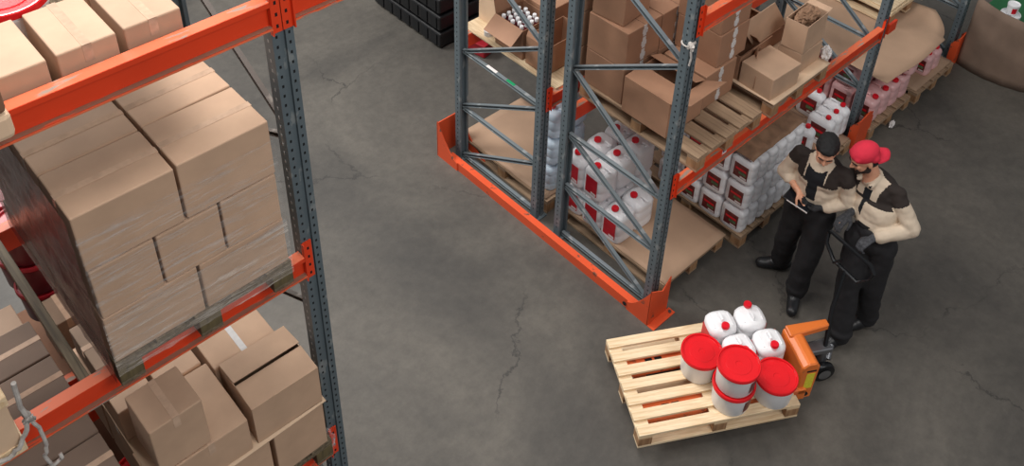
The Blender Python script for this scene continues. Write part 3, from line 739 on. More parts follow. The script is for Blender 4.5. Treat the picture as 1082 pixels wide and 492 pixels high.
carton(-3.83, -3.64, .31, .60, zr, 2.12, 'brown carton behind the bulging one at its left', 'card', 'x', g2)
carton(-3.375, -3.04, .54, .86, zr, 2.12, 'brown carton behind the white-taped one', 'card', 'x', g2)
carton(-3.82, -3.57, -.12, .125, 2.138, 2.455, 'topmost tall carton leaning out of the low left rack', 'card', 'y', g2, rotz=.0)
carton(-3.80, -3.42, .64, .98, zr, 2.08, 'dim brown carton at the rear of the low left rack', 'card3', 'x', g2)
carton(-3.83, -3.62, 1.30, 1.52, zq, 1.80, 'pale carton in the shadow of the rear left rack', 'card3', 'y')
carton(-3.60, -3.40, 1.30, 1.52, zq, 1.80, 'second pale carton in the shadow of the rear left rack', 'card', 'y')
carton(-4.10, -3.93, 1.32, 1.56, zq, 1.86, 'small pale carton lit from behind at the left edge', 'card3', None, seams=False)
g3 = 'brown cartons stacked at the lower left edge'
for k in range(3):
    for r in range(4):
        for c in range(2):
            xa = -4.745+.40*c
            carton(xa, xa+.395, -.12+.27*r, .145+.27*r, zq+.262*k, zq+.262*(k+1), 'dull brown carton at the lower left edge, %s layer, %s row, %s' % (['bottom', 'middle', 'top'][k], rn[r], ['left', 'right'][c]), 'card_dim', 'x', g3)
# crate, pale box, string
t = thing('plywood_crate', 'yellowish plywood crate corner on the middle beam at the left edge', 'crate', (-4.45, .10, Z2+BH))
mb = MB(); mb.box(-.205, .205, -.25, .25, 0, .33, M['card_pale'], .006); mb.build('crate_box', t)
mb = MB()
for zz in (0, .28): mb.box(-.213, .213, -.256, .256, zz, zz+.05, M['wood'], .004)
mb.build('batten', t)
t = thing('pale_box', 'cream box corner overhanging the top beam at the left edge', 'box', (-4.12, -.075, 4.287))
mb = MB(); mb.box(-.19, .19, -.13, .13, 0, .10, M['card_pale'], .02); mb.box(-.185, .185, -.125, .125, .10, .36, M['card_in'], .015); mb.build('box_body', t)
t = thing('hanging_string', 'frayed grey string knotted and dangling over the middle beam', 'string', (-4.2, -.17, 2.87))
SP1 = [(-4.20, 3.24), (-4.21, 3.11), (-4.20, 3.03), (-4.24, 2.94), (-4.29, 2.89), (-4.36, 2.90)]
SP2 = [(-4.20, 3.03), (-4.18, 2.95), (-4.18, 2.83), (-4.20, 2.78), (-4.19, 2.71), (-4.15, 2.71), (-4.15, 2.75)]
for i, S in enumerate((SP1, SP2)):
    mb = MB(); pts = []
    for (a, b), (c, d) in zip(S, S[1:]):
        for k in range(4): q = k/4; pts.append((a+(c-a)*q+4.2, .006*math.sin(len(pts)*1.7), b+(d-b)*q-2.87+.004*math.cos(len(pts)*2.1)))
    mb.tube(pts, .0075 if i else .0095, M['string']); mb.build('strand', t)
mb = MB(); mb.tube([(.0+.016*math.sin(k*2.2), .012*math.cos(k*1.7), .16+.02*math.cos(k*2.9)) for k in range(14)], .010, M['string']); mb.build('knot', t)
carton(-3.92, -3.16, -.05, .55, .145, .85, 'added dark carton hiding bright floor, on the dark floor pallet below the left rack', 'card_in', None, seams=False)  # dark filler added so the lit floor does not show through the gap
carton(-3.95, -3.15, 1.32, 2.35, .001, .95, 'added dark carton hiding bright floor of the rear left rack', 'card_in', None, seams=False)  # second filler, added to darken the floor behind
carton(4.05, 4.72, .42, 1.30, .155, .755, 'large brown carton under the pale new pallet and the curling sheet', 'card2', None, seams=False)
g8 = 'added dark cartons hiding bright floor below the left rack'  # cartons added to keep the gap between the pallets dark
for c in range(2):
    for r in range(3):
        carton(-4.76+.41*c, -4.36+.41*c, -.10+.37*r, .26+.37*r, 0.001, .80, 'added dark carton hiding bright floor below the left rack, %s row, %s' % (rn[r], ['left', 'right'][c]), 'card_in', None, g8, seams=False)
# ------------- level 1, right rack: tall brown cartons on the bare pallet
zs = Z1+BH+.145; g4 = 'brown cartons with white tape'
open_carton(.20, .62, .22, .66, zs, zs+.335, 'big brown carton with open flaps behind the near post', 'card2', [('y-', 62, .20), ('x+', -70, .14), ('x-', -88, .20)], group=g4)
carton(.655, 1.05, .24, .66, zs, zs+.33, 'brown carton with white tape, right of the open one, bottom of its stack', 'card2', 'v', g4, tmat='tapew', seams=True)
carton(.80, 1.17, .26, .68, zs+.33, zs+.63, 'brown carton with white tape, second of the stack right of the near post', 'card2', 'v', g4, tmat='tapew')
carton(.80, 1.17, .27, .69, zs+.63, zs+.93, 'brown carton with white tape, third of the stack, just below the upper beam', 'card2', 'v', g4, tmat='tapew')
for c in range(2):
    for k in range(2):
        carton(.24+.40*c, .635+.40*c, .70, 1.10, zs+.34*k, zs+.34*(k+1)-.004, 'large brown carton with white tape behind the open one, %s layer, %s' % (['lower', 'upper'][k], ['left', 'right'][c]), 'card2', 'v', g4, tmat='tapew')
carton(.26, .60, .80, 1.10, zs+.68, zs+.98, 'brown carton alone on top of the large taped ones', 'card2', None, g4, rotz=.1)
for k in range(3):
    carton(.20, .60, 1.175, 1.275, Z1+BH+.10+.33*k, Z1+BH+.10+.33*(k+1)-.004, 'carton edge with white tape seen between the middle posts, %s of three' % ['lowest', 'middle', 'topmost'][k], 'card', 'vx', 'taped carton edges between the middle posts', tmat='tapew')
# jumbled cartons
g5 = 'jumbled cartons on the level above the slim jerrycans'
carton(1.16, 1.52, -.06, .26, zs, zs+.215, 'low closed carton at the front of the jumbled cartons', 'card', None, g5, rotz=-.05, seams=False)
TC2 = open_carton(1.17, 1.44, .29, .60, zs, zs+.24, 'open carton with bent torn flaps behind the low closed one', 'card2', [('y-', 35, .16), ('x+', -40, .12), ('y+', 20, .14)], rotz=.03, group=g5)
mb = MB(); mb.box(-.0012, .0012, -.035, .035, -.05, .05, M['red']); o = mb.build('red_label', None, (1.168, .40, zs+.13))
tag(o, 'small red label on the left face of the torn-flapped carton', 'label')
carton(1.62, 1.94, .00, .22, zs, zs+.20, 'carton under the one with crumpled paper', 'card', None, g5, seams=False)
open_carton(1.62, 1.94, .01, .21, zs+.20, zs+.47, 'tall carton with crumpled brown paper on top', 'card', [('x+', 80, .06)], rotz=.05, group=g5)
pb = MB(); bm = pb.bm; bmesh.ops.create_icosphere(bm, subdivisions=4, radius=1)
for v in bm.verts:
    n = 1+.35*mnoise.noise(v.co*2.3)+.22*mnoise.noise(v.co*6); v.co = Vector((v.co.x*.12*n, v.co.y*.07*n, v.co.z*.05*n))
pb.mi(M['paper']); o = pb.build('crumpled_paper', None, (1.78, .11, zs+.47)); tag(o, 'crumpled brown packing paper stuffed in the tall carton', 'paper')
tf = MB(); V = []
for q in range(17):
    t_ = q/16; ax, ay = 1.15+.38*t_, .115+.20*math.sin(min(1, t_*1.35)*PI/2)
    V.append([tf.bm.verts.new((ax-1.305+.004*math.sin(q*1.3)*j, ay-.445-.010*j*math.sin(t_*PI), .03+(.055+.008*math.sin(q*1.1))*j*(.55+.45*math.sin(t_*PI)))) for j in range(5)])
for A_, B_ in zip(V, V[1:]):
    for j in range(4): fc = tf.bm.faces.new((A_[j], B_[j], B_[j+1], A_[j+1])); fc.smooth = True
tf.mi(M['card2']); tf_o = tf.build('torn_flap', TC2); md = tf_o.modifiers.new('t', 'SOLIDIFY'); md.thickness = .006
FC = open_carton(1.46, 1.92, .36, .70, zs, zs+.165, 'open carton with a big square flap standing up towards the aisle', 'card2', [('x+', -60, .10)], rotz=.0, group=g5)
fm = MB(); fm.slab((-.23, -.172, .165), (.46, 0, .02), (-.26, -.0, .33), .004, M['card']); fm.build('flap', FC)
carton(1.16, 1.38, .64, 1.06, zs, zs+.40, 'brown carton at the rear of the jumbled cartons, left', 'card2', None, g5)
carton(1.55, 1.90, .82, 1.10, zs, zs+.55, 'brown carton at the rear of the jumbled cartons, right', 'card2', None, g5)
carton(1.17, 1.37, .66, 1.02, zs+.40, zs+.72, 'brown carton stacked on the rear left one', 'card2', None, g5, rotz=.03)
sheet('cardboard_sheet', 1.14, 1.96, -.10, .6, zs-.001, 'thin board with torn edge under the jumbled cartons', M['card_pale'], .002, seed=8)
carton(2.28, 2.52, .50, .85, .155, .95, 'tall brown carton standing behind the paper-covered jerrycans', 'card2', None, seams=False)
# wadded plastic film beside the jumble
def wad(loc, s, label, mat='filmclear'):
    pb = MB(); bm = pb.bm; bmesh.ops.create_icosphere(bm, subdivisions=4, radius=1)
    for v in bm.verts:
        n = 1+.45*mnoise.noise(v.co*2.7)+.3*mnoise.noise(v.co*7); v.co = Vector((v.co.x*s[0]*n, v.co.y*s[1]*n, v.co.z*s[2]*n))
    pb.mi(M[mat]); tag(pb.build('plastic_film_wad', None, loc), label, 'plastic film')
wad((1.985, -.03, zs+.055), (.04, .04, .07), 'small wad of clear film at the end of the jumbled cartons', 'labelw')
wad((-2.975, -.085, 1.455), (.03, .04, .085), 'wad of clear film at the corner beside the left post')
wad((3.50, -.20, .035), (.04, .02, .04), 'scrap of white film hanging from the pinkish jerrycan pallet', 'labelw')
# ------------- rear rack: open carton with bottles
zo = Z1+BH+.0175
open_carton(.17, .49, 1.74, 2.08, zo, zo+.30, 'open carton full of small white-capped bottles', 'card2', [('x-', 128, .17), ('y+', 12, .14)], rotz=0)
open_carton(.17, .60, 1.45, 1.70, zo, zo+.28, 'open brown carton nearer the middle posts in the rear rack', 'card2', [('x-', -25, .08)], rotz=0)
bt = thing('small_bottle', 'bottle', 'bottle')
mb = MB(); mb.lathe([(0, 0), (.024, 0), (.025, .004), (.025, .14), (.016, .165), (.013, .17)], M['maroon'], 12); mb.build('bottle_body', bt)
mb = MB(); mb.lathe([(.0175, .165), (.0185, .168), (.0185, .196), (.016, .2), (0, .2)], M['white'], 12); mb.build('bottle_cap', bt)
BT = Proto(bt)
for i in range(4):
    for j in range(5):
        BT.put((.21+.058*i+(.027 if j % 2 else 0), 1.80+.055*j, zo+.105), label='small bottle with white cap packed in the open carton of the rear rack', group='small bottles in the open carton')
mb = MB(); mb.box(.178, .482, 1.748, 2.072, .0, .094, M['card_in']); tag(mb.build('carton_insert', None, (0, 0, zo+.0095)), 'brown insert under the small white-capped bottles', 'insert')
carton(.30, .62, 2.22, 2.45, zo, zo+.36, 'pale tall carton behind the tape roll in the rear rack', 'card_pale', None, seams=False)
carton(.50, .82, 1.76, 2.10, zo, zo+.34, 'brown carton behind the bottle carton in the rear rack', 'card2', None, seams=False)
tr = thing('tape_roll', 'roll of clear tape lying beside the open bottle carton', 'tape roll', (.205, 2.20, zo))
mb = MB(); mb.lathe([(.030, 0), (.045, 0), (.045, .045), (.030, .045), (.030, 0)], M['tapew'], 24); mb.build('tape_body', tr)
mb = MB(); mb.lathe([(.026, .001), (.0298, .001), (.0298, .044), (.026, .044), (.026, .001)], M['greenst'], 24); mb.build('core', tr)
# ------------- far corner things
t = thing('pallet_stack', 'black plastic crate stack on the floor behind the far frame', 'crate', (1.30, 4.36, 0))
for k in range(3):
    mb = MB(); mb.box(-.4, .4, -.6, .6, .22*k+.02, .22*k+.20, M['black'], .02)
    for q in range(7): mb.box(-.41, -.395, -.55+.16*q, -.45+.16*q, .22*k+.04, .22*k+.18, M['blackmetal'])
    mb.build('crate_tier', t)
t = thing('red_crate', 'red plastic crate on the floor behind the far post', 'crate', (1.32, 3.5, 0), rotz=.2)
mb = MB(); mb.box(-.20, .20, -.14, .14, 0, .16, M['redD'], .015); mb.box(-.21, .21, -.15, .15, .14, .17, M['redD'], .006); mb.build('crate_body', t)
# big cardboard bin
pts = [(5.03, -.135), (4.995, -.28), (4.985, -.45), (5.01, -.64), (5.07, -.83), (5.16, -1.0), (5.30, -1.13), (5.5, -1.2)]
hs = [.88, .86, .84, .82, .80, .79, .79, .79]
mb = MB(); V = []
for q in range(0, 4*(len(pts)-1)+1):
    i = min(q//4, len(pts)-2); f = q/4-i; x = pts[i][0]*(1-f)+pts[i+1][0]*f; y = pts[i][1]*(1-f)+pts[i+1][1]*f; h = hs[i]*(1-f)+hs[i+1]*f
    V.append([mb.bm.verts.new((x+.012*mnoise.noise((q*.3, j*.8, 1)), y, .002+h*j/8)) for j in range(9)])
for A_, B_ in zip(V, V[1:]):
    for j in range(8): fc = mb.bm.faces.new((A_[j], B_[j], B_[j+1], A_[j+1])); fc.smooth = True
mb.mi(M['card3']); o = mb.build('cardboard_sheet'); md = o.modifiers.new('t', 'SOLIDIFY'); md.thickness = .008
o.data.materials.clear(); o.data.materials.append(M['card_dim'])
tag(o, 'tall curved brown cardboard standing on the floor in front of the green container', 'cardboard sheet')
t = thing('green_container', 'dark green plastic container behind the tall curved cardboard', 'container', (5.56, -.44, 0))
mb = MB(); mb.box(-.40, .40, -.36, .32, .0, .54, M['green'], .02); mb.build('container_body', t)
mb = MB(); mb.box(-.42, .42, -.38, .34, .541, .555, M['green'], .005); mb.build('container_lid', t)
TW = tub_proto(.10, .15, M['white'], 'tub', M['label'], 'white', ang=-2.9)
TW.put((5.27, -.42, .557), label='white tub with printed label standing on the green container')
o = TW.put((5.275, -.42, .708), label='smaller white tub on top of the other at the top right corner'); o.scale = (.62, .62, .8)
# ---------------------------------------------------------------- pallet on the jack
TH = -.536; TC, TS = math.cos(TH), math.sin(TH)
def W(a, b, z): return (-1.064+a*TC-b*TS, -.798+a*TS+b*TC, z)
PT = pallet_proto('truck', M['wood'], nb=7, bw=.078)
PT.put(W(.6, .4, .116), rotz=TH-PI/2, label='new pale pallet with seven boards resting on the orange pallet jack')
def put(pr_, a, b, z, label, rz=0, group=None): return pr_.put(W(a, b, z), rotz=TH+rz, label=label, group=group)
TB = tub_proto(.147, .215, M['lid'], 'tub', M['label_dk'], ang=-1.38)
g6 = 'white tubs with red lids on the pale pallet'
put(TB, .588, .42, .261, 'white tub with red lid standing alone at the left on the pale pallet', .1, g6)
put(TB, .717, .134, .261, 'lower white tub with red lid under another on the pale pallet', .05, g6)
put(TB, .716, .132, .477, 'white tub with red lid stacked on top of another', .12, g6)
put(TB, 1.033, .123, .261, 'white tub with red lid at the right front of the pale pallet', .9, g6)
TCN = can_proto(.226, .216, .31, M['white'], M['label'], .0, -.07, 'can', capr=.026, pw=3.2)
g7 = 'white jerrycans on the pale pallet'
put(TCN, .80, .60, .261, 'white jerrycan behind the lone left tub, cap towards the tubs', .0, g7)
put(TCN, 1.035, .605, .261, 'white jerrycan farthest back on the pale pallet', PI, g7)
put(TCN, 1.085, .378, .261, 'white jerrycan beside the orange housing of the jack', .0, g7)
put(TCN, .853, .378, .261, 'white jerrycan half hidden behind the stacked tubs', .1, g7)
# pallet jack
J = thing('pallet_jack', 'orange hand pallet jack with black loop handle under the pale pallet', 'pallet jack', W(1.30, .40, 0), TH)
for b in (-.19, .19):
    mb = MB(); mb.box(-1.24, .02, b-.08, b+.08, .165, .212, M['fork'], .008)
    for a in (-1.03, -.955): mb.box(a-.028, a+.028, b-.022, b+.022, .2125, .2135, M['hole'])
    for a in (-.86, -.60, -.30): mb.box(a-.05, a+.05, b-.012, b+.012, .2125, .2132, M['fork'])
    mb.build('fork', J)
    mb = MB(); mb.cyl((-1.10, b-.03, .045), (-1.10, b+.03, .045), .04, M['white']); mb.box(-1.15, -1.05, b-.04, b-.034, .04, .17, M['fork']); mb.box(-1.15, -1.05, b+.034, b+.04, .04, .17, M['fork']); mb.build('load_roller', J)
mb = MB()
mb.prism([(-.045, .08), (.085, .08), (.095, .43), (.06, .475), (.0, .475), (-.045, .44)], -.25, .10, M['jack'], 'y', bev=.010)
mb.box(-.05, .02, -.27, .27, .10, .215, M['jack'], .008)
mb.build('housing', J)
mb = MB(); mb.prism([(-.03, .0), (.30, .035), (.30, .095), (-.03, .10)], .425, .482, M['jack'], 'z', bev=.008); mb.build('hose_arm', J)
mb = MB(); mb.box(.0, .065, -.2520, -.2490, .20, .37, M['yellow']); mb.box(-.005, .07, -.2522, -.2490, .39, .405, M['hole']); mb.build('warning_sticker', J)
mb = MB(); mb.cyl((.03, -.249, .14), (.03, -.262, .14), .018, M['hole']); mb.build('bolt', J)
for s in (-1, 1):
    mb = MB(); y0 = s*.03; mb.lathe([(.03, y0), (.085, y0+s*.006), (.09, y0+s*.015), (.09, y0+s*.045), (.085, y0+s*.052), (.03, y0+s*.058)], M['blackmetal'], 24)
    mb.lathe([(0, y0+s*.05), (.05, y0+s*.062), (0, y0+s*.063)], M['steel'], 20)
    o = mb.build('steer_wheel', J, (.27, -.02, .09)); o.rotation_euler = (PI/2, 0, 0)
mb = MB(); mb.cyl((.27, -.02, .09), (.27, -.02, .30), .035, M['steel']); mb.box(.14, .32, -.06, .04, .27, .32, M['steel'], .01); mb.cyl((.30, -.05, .19), (.36, .03, .24), .025, M['steel']); mb.box(.24, .34, .02, .05, .16, .31, M['steel'], .008); mb.cyl((.27, -.11, .09), (.27, .07, .09), .018, M['steel']); mb.build('steering_head', J)
def toJ(p):
    o = Vector(W(1.30, .40, 0)); d = Vector(p)-o; return Vector((d.x*TC+d.y*TS, -d.x*TS+d.y*TC, d.z))
h = [(.875, -.92, .97), (.80, -1.30, .97), (.775, -1.345, .94), (.775, -1.33, .87), (.745, -1.26, .80), (.80, -1.03, .80), (.845, -.925, .87), (.88, -.905, .94)]
mb = MB(); mb.tube([toJ(p) for p in h], .016, M['blackmetal'], closed=True); mb.build('handle_loop', J)
mb = MB(); mb.tube([toJ((.772, -1.145, .805)), toJ((.62, -1.19, .55)), Vector((.27, -.02, .31))], .017, M['blackmetal']); mb.build('handle_shaft', J)
mb = MB(); mb.cyl(toJ((.745, -1.05, .83)), toJ((.76, -1.10, .90)), .008, M['blackmetal']); mb.build('release_lever', J)
# ---------------------------------------------------------------- people
class Blob:
    def __init__(s): s.bm = bmesh.new()
    def cap(s, p, q, r1, r2=None):
        r2 = r1 if r2 is None else r2; p, q = Vector(p), Vector(q); ax = q-p; L = ax.length
        if L < 1e-6: ax = Vector((0, 0, 1))
        m = Matrix.Translation(p) @ ax.to_track_quat('Z', 'Y').to_matrix().to_4x4()
        k = max(-.95, min(.95, (r1-r2)/max(L, 1e-6))); t0 = math.asin(k); seg = 14; prof = []
        for i in range(5): t = -PI/2+(t0+PI/2)*i/4; prof.append((r1*math.cos(t), r1*math.sin(t)))
        for i in range(5): t = t0+(PI/2-t0)*i/4; prof.append((r2*math.cos(t), L+r2*math.sin(t)))
        prof[0] = (0, -r1); prof[-1] = (0, L+r2); R = []
        for r, z in prof:
            if r < 1e-6: R.append([s.bm.verts.new(m @ Vector((0, 0, z)))])
            else: R.append([s.bm.verts.new(m @ Vector((r*math.cos(2*PI*j/seg), r*math.sin(2*PI*j/seg), z))) for j in range(seg)])
        for A, B in zip(R, R[1:]):
            for j in range(seg):
                u = []
                for v in (A[j % len(A)], B[j % len(B)], B[(j+1) % seg % len(B)], A[(j+1) % seg % len(A)]):
                    if v not in u: u.append(v)
                if len(u) > 2: s.bm.faces.new(u[::-1])
        return s
    def chain(s, pts, rs):
        for (a, b, r, q) in zip(pts, pts[1:], rs, rs[1:]): s.cap(a, b, r, q)
        return s
    def ell(s, c, rad, B, sub=3):
        m = Matrix.Translation(Vector(c)) @ B.to_4x4() @ Matrix.Diagonal((*rad, 1))
        bmesh.ops.create_icosphere(s.bm, subdivisions=sub, radius=1, matrix=m); return s
    def build(s, name, parent, mats, voxel=.009, smooth=4, fn=None, noise=0, nscale=9):
        o0 = parent.location.copy()
        me = bpy.data.meshes.new(name); s.bm.to_mesh(me); s.bm.free()
        tmp = bpy.data.objects.new('tmp', me); C.objects.link(tmp)
        r = tmp.modifiers.new('r', 'REMESH'); r.mode = 'VOXEL'; r.voxel_size = voxel; r.use_smooth_shade = True
        if smooth: m = tmp.modifiers.new('s', 'SMOOTH'); m.iterations = smooth; m.factor = .5
        dg = bpy.context.evaluated_depsgraph_get(); dg.update()
        ev = tmp.evaluated_get(dg); nm = bpy.data.meshes.new_from_object(ev)
        bpy.data.objects.remove(tmp); nm.name = name
        for mt in mats: nm.materials.append(mt)
        if noise:
            for v in nm.vertices:
                k = mnoise.noise(v.co*nscale)+.5*mnoise.noise(v.co*nscale*2.3); v.co += v.normal*noise*k
        for f in nm.polygons:
            f.use_smooth = True
            if fn: f.material_index = fn(f.center)
        nm.transform(Matrix.Translation(-o0))
        o = bpy.data.objects.new(name, nm); C.objects.link(o); o.parent = parent; return o
def basis(l, f, u): return Matrix((l, f, u)).transposed()
def hand_caps(w, d, n, thumb, curl, r=1.0, ind=None):
    """w wrist, d pointing direction, n direction the fingers curl to, thumb: lateral direction"""
    w, d, n, s = Vector(w), Vector(d).normalized(), Vector(n), Vector(thumb)
    n = (n-d*n.dot(d)).normalized(); s0 = d.cross(n).normalized(); s = s0 if s0.dot(s) > 0 else -s0
    out = []
    for i in range(4):
        off = .030-.020*i; k = w+d*.085+s*off
        out.append((w+s*off*.55+d*.012, k, .0135*r, .0125*r))
        L = [.040, .027, .021]; L = [q*[1, 1.08, 1.0, .8][i] for q in L]
        a = 0; p = k; c = curl if not (ind is not None and i == 0) else ind
        for j in range(3):
            a += c*[.8, 1.0, .7][j]; q = p+(d*math.cos(a)+n*math.sin(a))*L[j]
            out.append((p, q, (.0100-.001*j)*r, (.0092-.001*j)*r)); p = q
    t0 = w+d*.025+s*.026; t1 = t0+(s*.7+d*.6+n*.35).normalized()*.042; t2 = t1+(d*.85+s*.15+n*.5).normalized()*.032; t3 = t2+(d*.8-s*.1+n*.6).normalized()*.025
    out += [(t0, t1, .0145*r, .012*r), (t1, t2, .0115*r, .0105*r), (t2, t3, .0105*r, .009*r)]
    out.append((w-d*.02, w+d*.03, .023*r, .022*r))
    return out
def person(P):
    root = thing('person', P['label'], 'person', P['root'])
    l = Vector(P['l']).normalized(); up = Vector((0, 0, 1)); f = l.cross(up).normalized()
    # forward = left x up
    B = basis(l, -f, up) if basis(l, -f, up).determinant() > 0 else basis(l, f, up)
    Lsh, Rsh = Vector(P['Ls']), Vector(P['Rs']); ch = (Lsh+Rsh)/2; hp = Vector(P['hip'])
    hl = Vector(P['Lleg'][0]), Vector(P['Rleg'][0])
    neck = Vector(P['neck']); hc = Vector(P['head']); fd = Vector(P['face']).normalized()
    hl_ = up.cross(fd).normalized(); hu = fd.cross(hl_).normalized()
    HB = basis(hl_, -fd, hu)   # x: left, y: backwards, z: up
    def HP(x, y, z): return hc + hl_*x + fd*y + hu*z      # x left, y forward, z up
    # ---- body
    b = Blob()
    b.ell(HP(0, -.012, .028), (.076, .096, .092), HB); b.ell(HP(0, .022, -.03), (.060, .066, .078), HB)
    b.cap(HP(0, .062, -.082), HP(0, .040, -.088), .022, .026)                       # chin
    for s in (-1, 1):
        b.cap(HP(s*.048, -.0, -.05), HP(s*.018, .058, -.082), .022, .02)          # jaw
        b.ell(HP(s*.076, -.008, -.005), (.010, .018, .030), HB, 2)                 # ear
        b.cap(HP(s*.014, .083, .032), HP(s*.045, .070, .030), .011, .010)          # brow
        b.cap(HP(s*.040, .068, -.012), HP(s*.030, .074, -.022), .017, .015)        # cheek
    b.cap(HP(0, .088, .018), HP(0, .108, -.018), .008, .0125); b.cap(HP(-.012, .095, -.022), HP(.012, .095, -.022), .0085)
    b.cap(HP(-.018, .082, -.050), HP(.018, .082, -.050), .0075); b.cap(HP(-.013, .080, -.060), HP(.013, .080, -.060), .008)
    b.cap(neck, HP(0, -.03, -.05), .056, .052); b.cap(neck-Vector((0, 0, .07)), neck, .060, .054)
    b.ell(ch-Vector((0, 0, .10)), (.155, .095, .16), B); b.ell((ch+hp)/2-Vector((0, 0, .03)), (.135, .09, .16), B); b.ell(hp, (.145, .10, .11), B)
    dn = Vector((0, 0, .045)); b.cap(Lsh-dn, Rsh-dn, .042)
    for A in ('L', 'R'):
        sh, el, wr = [Vector(q) for q in (P[A+'s'], P[A+'e'], P[A+'w'])]
        b.cap(ch-dn*1.3, sh-dn, .05, .040); b.cap(sh-dn, el, .042, .037); b.cap(el, wr, .037, .024)
        for c in hand_caps(*P[A+'hand'], r=.93, ind=P.get(A+'ind')): b.cap(*c)
        hip, kn, an, toe = [Vector(q) for q in P[A+'leg']]
        b.cap(hip, kn, .075, .05); b.cap(kn, an, .05, .034); b.cap(an-Vector((0, 0, .03)), toe+Vector((0, 0, .015)), .032, .026)
    b.build('body', root, [M['skin']], .0065, 3)
    # ---- eyes
    for s in (-1, 1):
        mb = MB(); bmesh.ops.create_icosphere(mb.bm, subdivisions=2, radius=1); 
        for v in mb.bm.verts: v.co = (HP(s*.030, .078, .010)-root.location)+hl_*v.co.x*.014+fd*v.co.y*.008+hu*v.co.z*.005
        mb.mi(M['hair']); mb.build('eye', root)
        mb = MB(); mb.tube([HP(s*.012, .096, .030)-root.location, HP(s*.030, .094, .036)-root.location, HP(s*.050, .082, .030)-root.location], .0045, M['beard']); mb.build('eyebrow', root)
    # ---- hair / cap / beard
    if P['hat'] is None:
        h = Blob(); h.ell(HP(0, -.026, .050), (.085, .100, .088), HB); h.ell(HP(0, .030, .095), (.064, .058, .036), HB); h.ell(HP(0, -.05, .0), (.074, .066, .085), HB)
        h.cap(HP(-.035, .058, .100), HP(.035, .058, .100), .020)
        h.build('hair', root, [M['hair']], .008, 2, noise=.005, nscale=40)
    else:
        h = Blob(); h.ell(HP(0, -.04, -.005), (.078, .070, .075), HB); h.build('hair', root, [M['hair']], .008, 2)
        h = Blob(); h.ell(HP(0, -.014, .070), (.090, .108, .078), HB); h.cap(HP(-.045, .060, .070), HP(.045, .060, .070), .026); h.cap(HP(-.05, -.055, .035), HP(.05, -.055, .035), .042)
        crown = h.build('cap_crown', root, [M['cap']], .008, 3)
        mb = MB(); bm = mb.bm; V = {}
        for i in range(13):
            for j in range(6):
                t = (i/12-.5)*2; q = j/5; x = t*.088*(1-.25*q*q); y = -.065-.125*q*math.sqrt(max(0, 1-.5*t*t)); z = .022-.030*q-.022*t*t
                V[i, j] = bm.verts.new(HP(x, y, z)-root.location)
        for i in range(12):
            for j in range(5): fc = bm.faces.new((V[i, j], V[i+1, j], V[i+1, j+1], V[i, j+1])); fc.smooth = True
        mb.mi(M['cap']); o = mb.build('cap_bill', crown); md = o.modifiers.new('t', 'SOLIDIFY'); md.thickness = .005
    if P.get('beard'):
        h = Blob(); h.cap(HP(0, .066, -.084), HP(0, .05, -.094), .027)
        for s in (-1, 1): h.cap(HP(s*.066, .0, -.025), HP(s*.052, .012, -.062), .014, .022); h.cap(HP(s*.052, .012, -.060), HP(0, .066, -.086), .027, .029); h.cap(HP(s*.03, .078, -.05), HP(0, .088, -.039), .007); h.cap(HP(s*.03, .078, -.05), HP(s*.025, .066, -.075), .010)
        h.build('beard', root, [M['beard']], .0065, 2, noise=.002, nscale=60)
    # ---- trousers
    t = Blob(); t.ell(hp, (.170, .125, .12), B); t.ell(hp+Vector((0, 0, .08)), (.158, .115, .09), B)
    for A in ('L', 'R'):
        hip, kn, an, toe = [Vector(q) for q in P[A+'leg']]
        t.cap(hip, kn, .112, .094); t.cap(kn, an+Vector((0, 0, .02)), .094, .084); t.cap(an+Vector((0, 0, .0)), an+Vector((0, 0, .04)), .084, .08)
        t.ell(an+Vector((0, 0, .05)), (.092, .092, .05), B)
    t.build('trousers', root, [M['black_cloth']], .011, 3, noise=.009, nscale=8)
    for A in ('L', 'R'):
        hip, kn, an, toe = [Vector(q) for q in P[A+'leg']]; dr = (toe-an); dr.z = 0; dr.normalize()
        k = Blob(); z0 = Vector((0, 0, 1)); heel = Vector((an.x, an.y, .05))-dr*.045; tp = Vector((toe.x, toe.y, .045))
        k.cap(heel, heel+dr*.12+z0*.01, .050, .052); k.cap(heel+dr*.10, tp+dr*.02, .053, .046); k.cap(Vector((an.x, an.y, .06)), an+z0*.07, .050, .054)
        k.build('boot', root, [M['boot'], M['black']], .009, 3, fn=lambda c: 1 if c.z < .022 else 0)
    # ---- jacket
    j = Blob(); j.ell(ch-Vector((0, 0, .10)), (.188, .128, .185), B); j.ell((ch+hp)/2+Vector((0, 0, .0)), (.180, .128, .18), B); j.cap(Lsh-Vector((0, 0, .03)), Rsh-Vector((0, 0, .03)), .060)
    j.ell((ch*.35+hp*.65)+Vector((0, 0, .0)), (.168, .122, .11), B)
    jl = P['jlow']
    for A in ('L', 'R'):
        sh, el, wr = [Vector(q) for q in (P[A+'s'], P[A+'e'], P[A+'w'])]
        j.cap(ch-Vector((0, 0, .03)), sh-Vector((0, 0, .03)), .078, .060); j.cap(neck-Vector((0, 0, .075)), sh-Vector((0, 0, .005)), .058, .050); j.cap(sh-Vector((0, 0, .035)), el, .062, .066); e2 = el.lerp(wr, P['sleeve'][A]); j.cap(el, e2, .062, .054)
    # collar
    for s in (-1, 1): j.cap(neck-Vector((0, 0, .010))+l*s*.060-f*.02, neck-Vector((0, 0, .065))+l*s*.055+f*.06, .024, .020)
    j.cap(neck-Vector((0, 0, .01))-f*.055-l*.04, neck-Vector((0, 0, .01))-f*.055+l*.04, .024)
    arms = [(Vector(P[A+'s']), Vector(P[A+'e']), Vector(P[A+'w'])) for A in 'LR']
    def seg(p, a, bb):
        t = max(0, min(1, (p-a).dot(bb-a)/(bb-a).length_squared)); return (p-a.lerp(bb, t)).length, t
